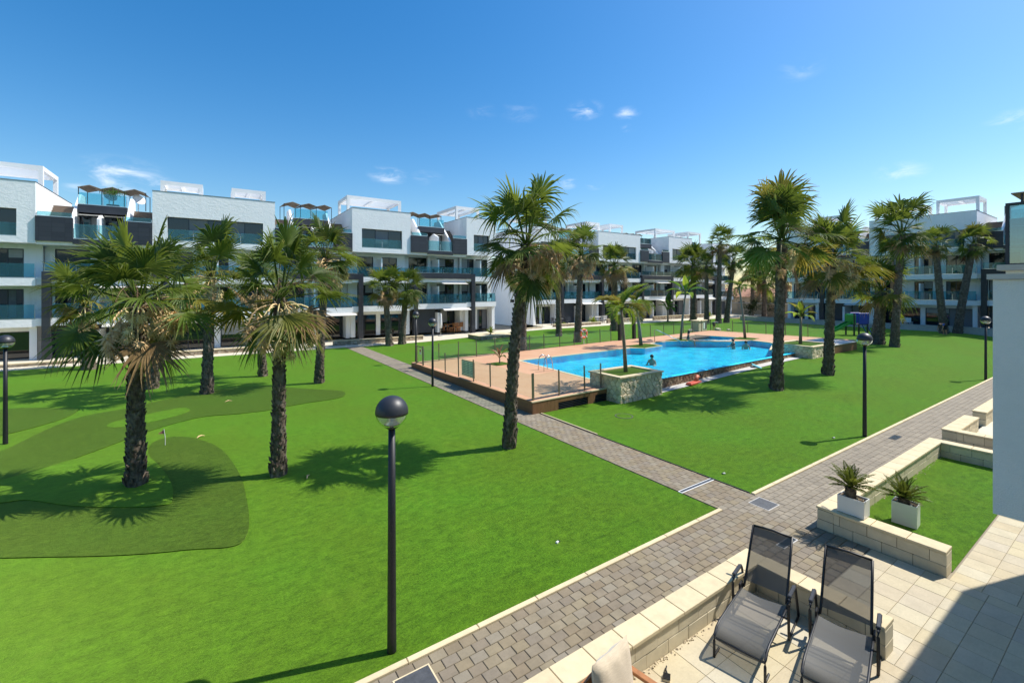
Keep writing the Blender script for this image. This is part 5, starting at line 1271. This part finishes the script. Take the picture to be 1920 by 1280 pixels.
hs_ = empty('house', (92, 50, 0), R(-20), 'distant low beige house with terracotta roof between the blocks', 'building')
MB().box(-7, 7, -4, 4, 0, 3.2).build('wall', 'far_wall', hs_, recalc=False); MB().prism_x([(-4.4, 3.2), (4.4, 3.2), (0, 4.9)], -7.4, 7.4).build('roof', 'far_roof', hs_)
for x in (-5, -1, 3): window(hs_, x, x + 1.4, 1.0, 2.3, -4.02, 2)
gwl = empty('garden_wall', (0, 0, 0), 0, 'beige rendered garden wall far between the blocks', 'wall')
MB().box(75.5, 75.8, 28, 44, 0, 2.3).build('wall_body', 'far_wall', gwl, recalc=False); MB().box(75.45, 75.85, 28, 44, 2.302, 2.38).build('wall_cap', 'concrete_pale', gwl, recalc=False)
# ------------------------------------------------------------------ lamp posts
def lamp(x, y, label):
    r_ = empty('street_lamp', (x, y, zg(x, y)), 0, label, 'lamp post', 'globe lamp posts'); return r_
lamp_spots = [(1.9, 5.57, 'nearest globe lamp post at the edge of the big lawn by the path'), (8.70, 19.7, 'globe lamp post beside the wooden deck on the cross path'), (10.5, 26.3, 'farther globe lamp post behind the deck gate'),
              (-5.12, 19.48, 'globe lamp post standing at the dark turf patch'), (16.98, 5.43, 'globe lamp post on the pool lawn opposite the white pots'), (32.76, 5.39, 'globe lamp post partly hidden by the near grey wall')]
rg = .205; zc = 3.045; N_ = 12
cap_p = [(max(.0005, rg * math.sin(t)), zc + rg * math.cos(t)) for t in [math.pi * .54 * i / N_ for i in range(N_ + 1)]] + [(rg * .97, zc - .022)]
bowl_p = [(rg * .985 * math.sin(t), zc + rg * .985 * math.cos(t)) for t in [math.pi * (.545 + .30 * i / 8) for i in range(9)]]
L0 = {'pole': (MB().tube([(0, 0, -.02), (0, 0, .02), (0, 0, 1.5), (0, 0, 2.83)], [.06, .058, .05, .043], 20).mesh('pole', True), 'black_metal'),
      'lamp_cap': (MB().lathe(cap_p, seg=40).mesh('lamp_cap', True), 'lamp_cap'), 'lamp_bowl': (MB().lathe(bowl_p, seg=40).mesh('lamp_bowl', True), 'lamp_glass'),
      'lamp_collar': (MB().lathe([(.0005, 2.83), (.05, 2.83), (.095, 2.862), (.1, 2.885), (.0005, 2.89)], seg=24).mesh('lamp_collar', True), 'black_metal'),
      'reflector': (MB().lathe([(.085, 2.89), (.088, 2.9), (.055, 2.93), (.06, 2.94), (.055, 2.95), (.06, 2.96), (.055, 2.97), (.06, 2.98), (.055, 2.99), (.06, 3.0), (.06, 3.03), (.0005, 3.03)], seg=24).mesh('reflector', True), 'steel')}
for (x, y, lb) in lamp_spots:
    r_ = lamp(x, y, lb)
    for k, (me, mt) in L0.items(): link(k, me, mt, r_)

# ------------------------------------------------------------------ sun loungers
def lounger():
    r_ = empty('sun_lounger'); W = .285
    for s in (-1, 1):
        y = s * W
        MB().tube([(-1.15, y, .0), (-1.15, y, .20), (-1.135, y, .27), (-1.07, y, .325), (-.95, y, .345), (-.3, y, .325), (.12, y, .315)], .016, 10).build('seat_rail', 'black_metal', r_, smooth=True)
        MB().tube([(.0, y * .93, .33), (.06, y * .92, .40), (.27, y * .9, .78), (.43, y * .88, 1.05)], .016, 10).build('back_rail', 'black_metal', r_, smooth=True)
        ya = s * (W + .055)
        arm = MB(); path = [(.36, ya, .012), (.36, ya, .05), (.17, ya, .50), (.13, ya, .545), (.06, ya, .555), (-.16, ya, .55), (-.22, ya, .53), (-.24, ya, .47), (-.22, ya, .05), (-.21, ya, .012)]
        arm.tube(path, .017, 8); arm.tube([(.36, ya, .014), (-.21, ya, .014)], .014, 8); ao = arm.build('arm_frame', 'black_metal', r_, smooth=True)
        MB().bevbox(-.2, .1, ya - .024, ya + .024, .553, .578, .009).build('arm_pad', 'lamp_cap', ao)
        MB().bevbox(-.09, .03, s * (W + .012) - .012, s * (W + .012) + .012, .30, .40, .01).build('hinge', 'black_metal', r_)
        MB().tube([(-1.15, y, .012), (-.98, y, .012)], .014, 8).build('foot', 'black_metal', r_)
    MB().tube([(-1.14, -W, .24), (-1.14, W, .24)], .014, 8).build('cross_bar', 'black_metal', r_, smooth=True); MB().tube([(-.21, -W - .05, .28), (-.21, W + .05, .28)], .013, 8).build('cross_bar', 'black_metal', r_, smooth=True)
    MB().tube([(.43, -W * .88, 1.05), (.44, 0, 1.058), (.43, W * .88, 1.05)], .016, 8).build('top_bar', 'black_metal', r_, smooth=True)
    def cloth(name, prof, w0, w1, sag, m):
        mb = MB(); n_ = len(prof); cols = 9
        for i, (x, z) in enumerate(prof):
            t = i / (n_ - 1); hw = w0 + (w1 - w0) * t
            for j in range(cols):
                u = -1 + 2 * j / (cols - 1); mb.v.append((x + (sag[0] * (1 - u * u)), hw * u, z - sag[1] * (1 - u * u))); mb.tip.append(0)
        for i in range(n_ - 1):
            for j in range(cols - 1): a = i * cols + j; mb.f.append((a, a + 1, a + cols + 1, a + cols))
        return mb.build(name, m, r_, smooth=True, recalc=False)
    seat = [(-1.155, .235), (-1.15, .27), (-1.12, .305), (-1.06, .336), (-.95, .356), (-.8, .352), (-.6, .345), (-.4, .338), (-.2, .332), (-.04, .328)]
    cloth('seat_sling', seat, W - .005, W - .005, (0, .025), 'sling')
    back = [(.055, .40), (.10, .475), (.16, .58), (.22, .69), (.28, .80), (.34, .90), (.38, .97), (.42, 1.04)]
    bs = cloth('back_sling', back, W * .9, W * .87, (.03, .012), 'sling')
    mb = MB(); mb.box(.36, .43, -W * .86, W * .86, .955, 1.045)
    hem = [(.362, .942), (.40, 1.005), (.434, 1.062)]
    cloth('back_hem', hem, W * .875, W * .87, (.012, .004), 'sling')
    for s in (-.75, -.35): MB().tube([(s, -W, .288), (s, W, .288)], .009, 6).build('cross_bar', 'black_metal', r_, smooth=True)
    return r_
l1 = lounger(); tag(l1, 'dark mesh sun lounger in the corner of the low wall', 'sun lounger', 'sun loungers on the terrace')
l2 = copy_tree(l1); tag(l2, 'dark mesh sun lounger nearer the end of the low wall, cut by the frame', 'sun lounger', 'sun loungers on the terrace')
place(l1, (6.40, 3.20, .01), (0, 0, R(13))); place(l2, (6.70, 2.35, .01), (0, 0, R(14)))

# ------------------------------------------------------------------ teak chair with cushion
ch = empty('garden_chair', (3.29, 2.84, .01), R(10), 'teak garden armchair with beige back cushion at the low wall', 'chair')
for s in (-1, 1):
    x = s * .33
    MB().bar((x, .30, 0), (x, .34, .80), .045, .05).build('back_leg', 'wood_teak', ch); MB().bar((x, -.30, 0), (x, -.30, .68), .045, .05).build('front_leg', 'wood_teak', ch)
    MB().bevbox(x - .035, x + .035, -.36, .345, .68, .71, .006).build('armrest', 'wood_teak', ch)
    MB().bar((x, -.3, .36), (x, .3, .36), .03, .06).build('seat_rail', 'wood_teak', ch)
for k in range(6): MB().box(-.3, .3, -.28 + k * .1, -.21 + k * .1, .375, .395).build('seat_slat', 'wood_teak', ch)
for k in range(7): MB().bar((-.26 + k * .0867, .31, .4), (-.26 + k * .0867, .355, .82), .03, .016).build('back_slat', 'wood_teak', ch)
MB().bar((-.33, .355, .83), (.33, .355, .83), .03, .07).build('top_rail', 'wood_teak', ch)
def pillow(name, w_, h_, t, parent, m, seed):
    mb = MB(); n_ = 16; r_ = random.Random(seed)
    for side in (1, -1):
        for i in range(n_ + 1):
            for j in range(n_ + 1):
                u, v = -1 + 2 * i / n_, -1 + 2 * j / n_; e = (1 - abs(u) ** 3.2) * (1 - abs(v) ** 3.2); k = max(0, e) ** .42
                pin = 1 - .045 * (1 - abs(u)) * abs(v) ** 6 - .0
                wr = .012 * math.sin(u * 9 + v * 3 + seed) * (abs(v) ** 2) * k
                mb.v.append((u * w_ / 2 * (1 - .04 * (1 - v * v) * (abs(u) ** 4)), side * (t / 2 * k) + wr, v * h_ / 2 * pin)); mb.tip.append(0)
        o = 0 if side == 1 else (n_ + 1) ** 2
        for i in range(n_):
            for j in range(n_):
                a = o + i * (n_ + 1) + j; q = (a, a + 1, a + n_ + 2, a + n_ + 1); mb.f.append(q if side == 1 else q[::-1])
    return mb.build(name, m, parent, smooth=True)
c1 = pillow('back_cushion', .60, .66, .17, ch, 'cushion', 2); place(c1, (0, .22, .72), (R(-9), R(3), 0))
c2 = pillow('seat_cushion', .58, .58, .12, ch, 'cushion', 5); place(c2, (0, -.02, .46), (R(90), 0, 0))
# little garden brush lying on the tiles
br = empty('hand_brush', (4.47, 3.36, .012), R(35), 'small striped brush lying on the tiles by the low wall', 'brush')
MB().bevbox(-.09, .05, -.05, .05, 0, .03, .008).build('brush_head', 'cream_cap', br)
for k in range(5): MB().box(-.08 + k * .025, -.07 + k * .025, -.055, .055, .03, .05).build('bristle_row', 'black_metal', br)
MB().tube([(.05, 0, .02), (.12, .02, .03), (.2, .01, .02)], [.018, .012, .01], 8).build('handle', 'black_metal', br); br.scale = (.75, .75, .75)

# ------------------------------------------------------------------ golf flag
gf = empty('golf_flag', (-1.15, 16.64, .01), 0, 'small reddish flag on a white pin at the putting hole', 'flag')
MB().tube([(0, 0, -.02), (.0, 0, .24), (-.03, 0, .48)], .008, 8).build('pin', 'plastic_white', gf)
mb = MB(); mb.add([(-.028, 0, .47), (-.016, 0, .34), (-.17, .02, .36), (-.028, .008, .47), (-.016, .008, .34), (-.17, .028, .36)], [(0, 1, 2), (5, 4, 3), (0, 3, 4, 1), (1, 4, 5, 2), (2, 5, 3, 0)]); mb.build('pennant', 'flag_red', gf)
MB().lathe([(.0005, .004), (.045, .004), (.06, .004), (.06, -.01)], seg=18).build('hole_cup', 'plastic_white', gf)
dl = empty('dry_frond', (-.30, 16.9, .03), R(40), 'fallen dry leaf sheath lying on the dark turf by the flag', 'leaf')
MB().tube([(-.12, 0, .0), (-.04, .02, .03), (.05, .02, .03), (.13, -.02, .0)], [.008, .022, .02, .006], 6).build('sheath', 'flower_beige', dl)
for (x, y, rz, lb) in ((.55, 21.7, .3, 'pale dry sheath lying under the shaded palm'), (1.95, 11.85, 1.2, 'pale dry sheath at the foot of the second palm')):
    d_ = empty('dry_frond', (x, y, .02), rz, lb, 'leaf'); MB().tube([(-.12, 0, 0), (0, .02, .03), (.14, -.01, .0)], [.008, .02, .006], 6).build('sheath', 'flower_beige', d_)

# ------------------------------------------------------------------ playground slide
sl = empty('playground_slide', (48.2, 16.6, zg(48, 16.6)), R(-34), 'green and blue plastic playground tower with slide on the far lawn', 'slide')
for (x, y) in ((.1, -.5), (.1, .5), (1.3, -.5), (1.3, .5)): MB().tube([(x, y, 0), (x, y, 2.0)], .07, 8).build('tower_post', 'slate_plain', sl)
MB().box(.05, 1.35, -.5, .5, .98, 1.06).build('platform', 'slate_plain', sl)
MB().bevbox(.0, .25, -.52, .52, 1.06, 1.95, .08).build('side_panel', 'slide_green', sl); MB().bevbox(.5, 1.4, .48, .56, 1.06, 2.05, .03).build('side_panel', 'slide_blue', sl); MB().bevbox(.5, 1.4, -.56, -.48, 1.06, 2.05, .03).build('side_panel', 'slide_blue', sl)
mb = MB(); pr_ = [(.1, 1.1), (-.5, .85), (-1.2, .45), (-1.7, .25), (-2.1, .22)]
for (a, b_) in zip(pr_[:-1], pr_[1:]):
    mb.bar((a[0], 0, a[1]), (b_[0], 0, b_[1]), .5, .03)
    for s in (-.26, .26): mb.bar((a[0], s, a[1] + .1), (b_[0], s, b_[1] + .1), .04, .22)
mb.build('chute', 'slide_green', sl)
MB().tube([(1.35, -.3, 0), (1.9, -.3, 0.02), (1.4, -.3, 1.0)], .04, 6).build('ladder_rail', 'slide_blue', sl); MB().tube([(1.35, .3, 0), (1.9, .3, .02), (1.4, .3, 1.0)], .04, 6).build('ladder_rail', 'slide_blue', sl)
for k in range(3): MB().tube([(1.78 - k * .12, -.3, .25 + k * .25), (1.78 - k * .12, .3, .25 + k * .25)], .03, 6).build('rung', 'slide_green', sl)
# a low white bench by the far wall and a stone block by the deck
bn = empty('garden_bench', (58.8, 18.3, .45), R(90), 'white slatted bench on the far lawn before the shaded block', 'bench')
for k in range(3): MB().box(-.8, .8, -.2 + k * .14, -.1 + k * .14, .42, .45).build('seat_slat', 'plastic_white', bn)
for k in range(2): MB().box(-.8, .8, .24, .27, .55 + k * .16, .66 + k * .16).build('back_slat', 'plastic_white', bn)
for x in (-.7, .65): MB().box(x, x + .05, -.18, .22, 0, .42).build('leg', 'plastic_white', bn); MB().box(x, x + .05, .22, .26, 0, .85).build('back_post', 'plastic_white', bn)
sb = empty('pump_housing', (40.9, 26.9, .45), R(10), 'pale stone pump housing with a small hatch behind the paddling pool', 'housing')
MB().bevbox(-.95, .95, -.4, .4, 0, 1.0, .03).build('housing_body', 'rock_beige', sb); MB().bevbox(-1.02, 1.02, -.47, .47, 1.0, 1.08, .02).build('housing_lid', 'cream_cap', sb); MB().box(.1, .45, -.43, -.4, .2, .8).build('hatch', 'white_paint', sb); MB().box(.5, .85, -.43, -.4, .2, .8).build('hatch', 'inner_dark', sb)
def boulder(x, y, s, lb, seed):
    q = random.Random(seed); bm = bmesh.new(); bmesh.ops.create_icosphere(bm, subdivisions=2, radius=s)
    for v in bm.verts: v.co *= q.uniform(.8, 1.15); v.co.z *= .6
    me = bpy.data.meshes.new('boulder'); bm.to_mesh(me); bm.free(); o = link('boulder', me, 'rock_beige'); o.location = (x, y, zg(x, y) + s * .25); tag(o, lb, 'rock', 'garden boulders behind the pool')
boulder(42.6, 25.9, .35, 'beige boulder beside the bending person', 1); boulder(39.4, 26.8, .3, 'beige boulder beside the pump housing', 2); boulder(43.4, 25.2, .22, 'smallest beige boulder behind the deck', 3)
# patio furniture seen on the ground terraces
def patio_set(x, y, z, lb, m, seed):
    r_ = empty('patio_table', (x, y, z), 0, lb, 'table', 'patio furniture of the blocks')
    MB().bevbox(-.7, .7, -.45, .45, .70, .75, .01).build('table_top', m, r_)
    for a in (-.62, .56):
        for b_ in (-.38, .32): MB().box(a, a + .06, b_, b_ + .06, 0, .7).build('leg', m, r_)
    for k, (a, b_) in enumerate(((-1.1, 0), (1.1, 0), (-.3, -.8), (.35, -.8))):
        c_ = empty('patio_chair', (x + a, y + b_, z), (k * 1.57), ('left chair at the ', 'right chair at the ', 'front left chair at the ', 'front right chair at the ')[k] + lb, 'chair', 'chairs around the ' + lb)
        MB().box(-.24, .24, -.24, .24, .42, .46).build('seat', m, c_); MB().box(-.24, -.2, -.24, .24, .46, .9).build('backrest', m, c_)
        for p in (-.22, .18):
            for q in (-.22, .18): MB().box(p, p + .04, q, q + .04, 0, .42).build('leg', m, c_)
patio_set(20.6, 42.0, .3, 'teak table in the open patio of the long block', 'wood_teak', 1)
patio_set(34.8, 41.2, .4, 'dark table under the corner of the second block', 'dark_panel', 2)
patio_set(41.0, 41.2, .4, 'grey table behind the outdoor shower', 'concrete_pale', 3)
patio_set(61.0, 16.5, .74, 'white table on the shaded terrace', 'plastic_white', 4)
def parasol(x, y, z, lb):
    r_ = empty('closed_parasol', (x, y, z), 0, lb, 'parasol', 'closed white parasols'); MB().tube([(0, 0, 0), (0, 0, 2.3)], .025, 8).build('pole', 'steel', r_)
    MB().lathe([(.0005, 2.3), (.1, 2.15), (.15, 1.2), (.13, .8), (.05, .75)], seg=10).build('canopy', 'plastic_white', r_, smooth=True); MB().lathe([(.0005, .06), (.25, .06), (.25, 0), (.0005, 0)], seg=14).build('base', 'concrete_pale', r_)
parasol(18.7, 40.4, .04, 'closed white parasol beside the teak patio table'); parasol(37.7, 41.6, .4, 'closed white parasol on the second block terrace')

# ------------------------------------------------------------------ people
def skin_body(name, pts_, edges, m, parent, root_i=0, sub=2):
    me = bpy.data.meshes.new(name); me.from_pydata([p[:3] for p in pts_], edges, []); o = bpy.data.objects.new(name, me); col.objects.link(o)
    bm = bmesh.new(); bm.from_mesh(me); lay = bm.verts.layers.skin.verify(); bm.verts.ensure_lookup_table()
    for i, v in enumerate(bm.verts): v[lay].radius = (pts_[i][3], pts_[i][4] if len(pts_[i]) > 4 else pts_[i][3]); v[lay].use_root = (i == root_i)
    bm.to_mesh(me); bm.free()
    o.modifiers.new('Skin', 'SKIN').use_smooth_shade = True
    ss = o.modifiers.new('Sub', 'SUBSURF'); ss.levels = sub; ss.render_levels = sub
    dg = bpy.context.evaluated_depsgraph_get(); nm = bpy.data.meshes.new_from_object(o.evaluated_get(dg)); bpy.data.objects.remove(o)
    nm.materials.clear(); nm.name = name
    return link(name, nm, m, parent)
BE = [(0, 1), (1, 2), (2, 3), (3, 4), (2, 5), (5, 6), (6, 7), (7, 8), (2, 9), (9, 10), (10, 11), (11, 12), (0, 13), (13, 14), (14, 15), (15, 16), (0, 17), (17, 18), (18, 19), (19, 20)]
def person(x, y, z, rz, J, label, top, hair_long=False, bottoms=None, s=1.0):
    """J: 21 joints pelvis, waist, chest, neck, head, L(shoulder elbow wrist hand), R(...), L(hip knee ankle toe), R(...)"""
    rad = [.125, .115, .13, .055, .09, .06, .045, .035, .03, .06, .045, .035, .03, .085, .06, .045, .035, .085, .06, .045, .035]
    r_ = empty('person', (x, y, z), rz, label, 'person'); r_.scale = (s, s, s)
    P = [(*j, rad[i]) for i, j in enumerate(J)]
    skin_body('body', P, BE, 'skin', r_)
    if top:
        T = [(*J[0], .13), (*J[1], .128), (*J[2], .145), (*J[5], .072), (*[(J[5][k] + J[6][k]) / 2 for k in range(3)], .062), (*J[9], .072), (*[(J[9][k] + J[10][k]) / 2 for k in range(3)], .062)]
        skin_body('shirt', T, [(0, 1), (1, 2), (2, 3), (3, 4), (2, 5), (5, 6)], top, r_)
    if bottoms:
        T = [(*J[0], .14), (*J[13], .1), (*J[14], .078), (*J[17], .1), (*J[18], .078)]; skin_body('shorts', T, [(0, 1), (1, 2), (0, 3), (3, 4)], bottoms, r_)
    h = Vector(J[4]); nk = Vector(J[3]); up = (h - nk).normalized()
    bm = bmesh.new(); bmesh.ops.create_icosphere(bm, subdivisions=3, radius=.108)
    for v in bm.verts:
        v.co.x *= .95
        if v.co.x > .03: v.co.z = v.co.z if v.co.z > .02 else v.co.z * .4 + .012
    if hair_long:
        for v in bm.verts:
            if v.co.z < .0 and v.co.x < .04: v.co.z = v.co.z * 4.6; v.co.x -= .03; v.co.y *= 1.05
    me = bpy.data.meshes.new('hair'); bm.to_mesh(me); bm.free(); me.polygons.foreach_set('use_smooth', [True] * len(me.polygons))
    o = link('hair', me, 'hair_dark', r_); o.location = h + up * .035 + Vector((-.012, 0, 0))
    for sgn in (-1, 1): MB().lathe([(.0005, .011), (.011, 0), (.0005, -.011)], seg=8).build('eye', 'hair_dark', r_).location = h + Vector((.084, sgn * .032, .0))
    MB().add([], []) 
    mb = MB(); mb.add([(.08, -.014, -.03), (.08, .014, -.03), (.112, 0, -.03), (.085, 0, .02)], [(0, 1, 3), (1, 2, 3), (2, 0, 3), (0, 2, 1)]); o = mb.build('nose', 'skin', r_); o.location = h
    return r_
SIT = [(0, 0, .1), (.02, 0, .26), (.05, 0, .48), (.06, 0, .6), (.08, 0, .72), (.04, .19, .5), (-.06, .24, .28), (-.14, .25, .08), (-.16, .26, .04), (.04, -.19, .5), (.14, -.22, .3), (.3, -.17, .2), (.36, -.16, .18), (.06, .1, .1), (.44, .13, .12), (.48, .13, -.28), (.56, .13, -.32), (.06, -.1, .1), (.44, -.13, .12), (.48, -.13, -.28), (.56, -.13, -.32)]
person(30.6, 21.05, dz(30.6, 21), R(-62), SIT, 'woman with long dark hair sitting on the pool edge', 'swimsuit_dark', True)
SWIM = [(0, 0, -.5), (.02, 0, -.3), (.04, 0, -.06), (.05, 0, .07), (.07, 0, .19), (.04, .18, -.05), (.14, .26, -.26), (.34, .22, -.3), (.4, .2, -.3), (.04, -.18, -.05), (.14, -.26, -.26), (.34, -.22, -.3), (.4, -.2, -.3), (0, .1, -.5), (.1, .12, -.6), (.0, .12, -.7), (.05, .12, -.75), (0, -.1, -.5), (.1, -.12, -.6), (.0, -.12, -.7), (.05, -.12, -.75)]
person(21.83, 17.44, dz(21.8, 17.4) - .14, R(200), SWIM, 'swimmer alone in the middle of the pool with shoulders above water', None)
SW2 = [(a, b_, c_ + .14) for a, b_, c_ in SWIM]
person(32.0, 18.2, dz(32, 18.2) - .14, R(150), SW2, 'dark haired bather at the divider of the paddling pool', 'swimsuit_dark')
person(32.55, 17.6, dz(32.5, 17.6) - .14, R(215), SWIM, 'second bather close to the divider, lower in the water', None)
BEND = [(0, 0, .86), (.16, 0, .98), (.40, 0, 1.02), (.50, 0, .98), (.60, 0, .93), (.38, .19, .98), (.44, .22, .70), (.52, .2, .46), (.56, .2, .38), (.38, -.19, .98), (.44, -.22, .70), (.52, -.2, .46), (.56, -.2, .38), (0, .1, .84), (.06, .13, .45), (-.02, .13, .07), (.12, .14, .03), (0, -.1, .84), (.04, -.13, .45), (-.04, -.13, .07), (.1, -.14, .03)]
person(43.0, 26.6, zg(43, 26.6), R(-20), BEND, 'person in a teal shirt bending over behind the deck fence', 'shirt_teal', False, 'shorts_dark', .8)
person(55.9, 11.8, zg(56, 11.8), R(150), BEND, 'man in a blue shirt and dark shorts bending by the leaning palm', 'shirt_blue', False, 'shorts_dark', 1.0)
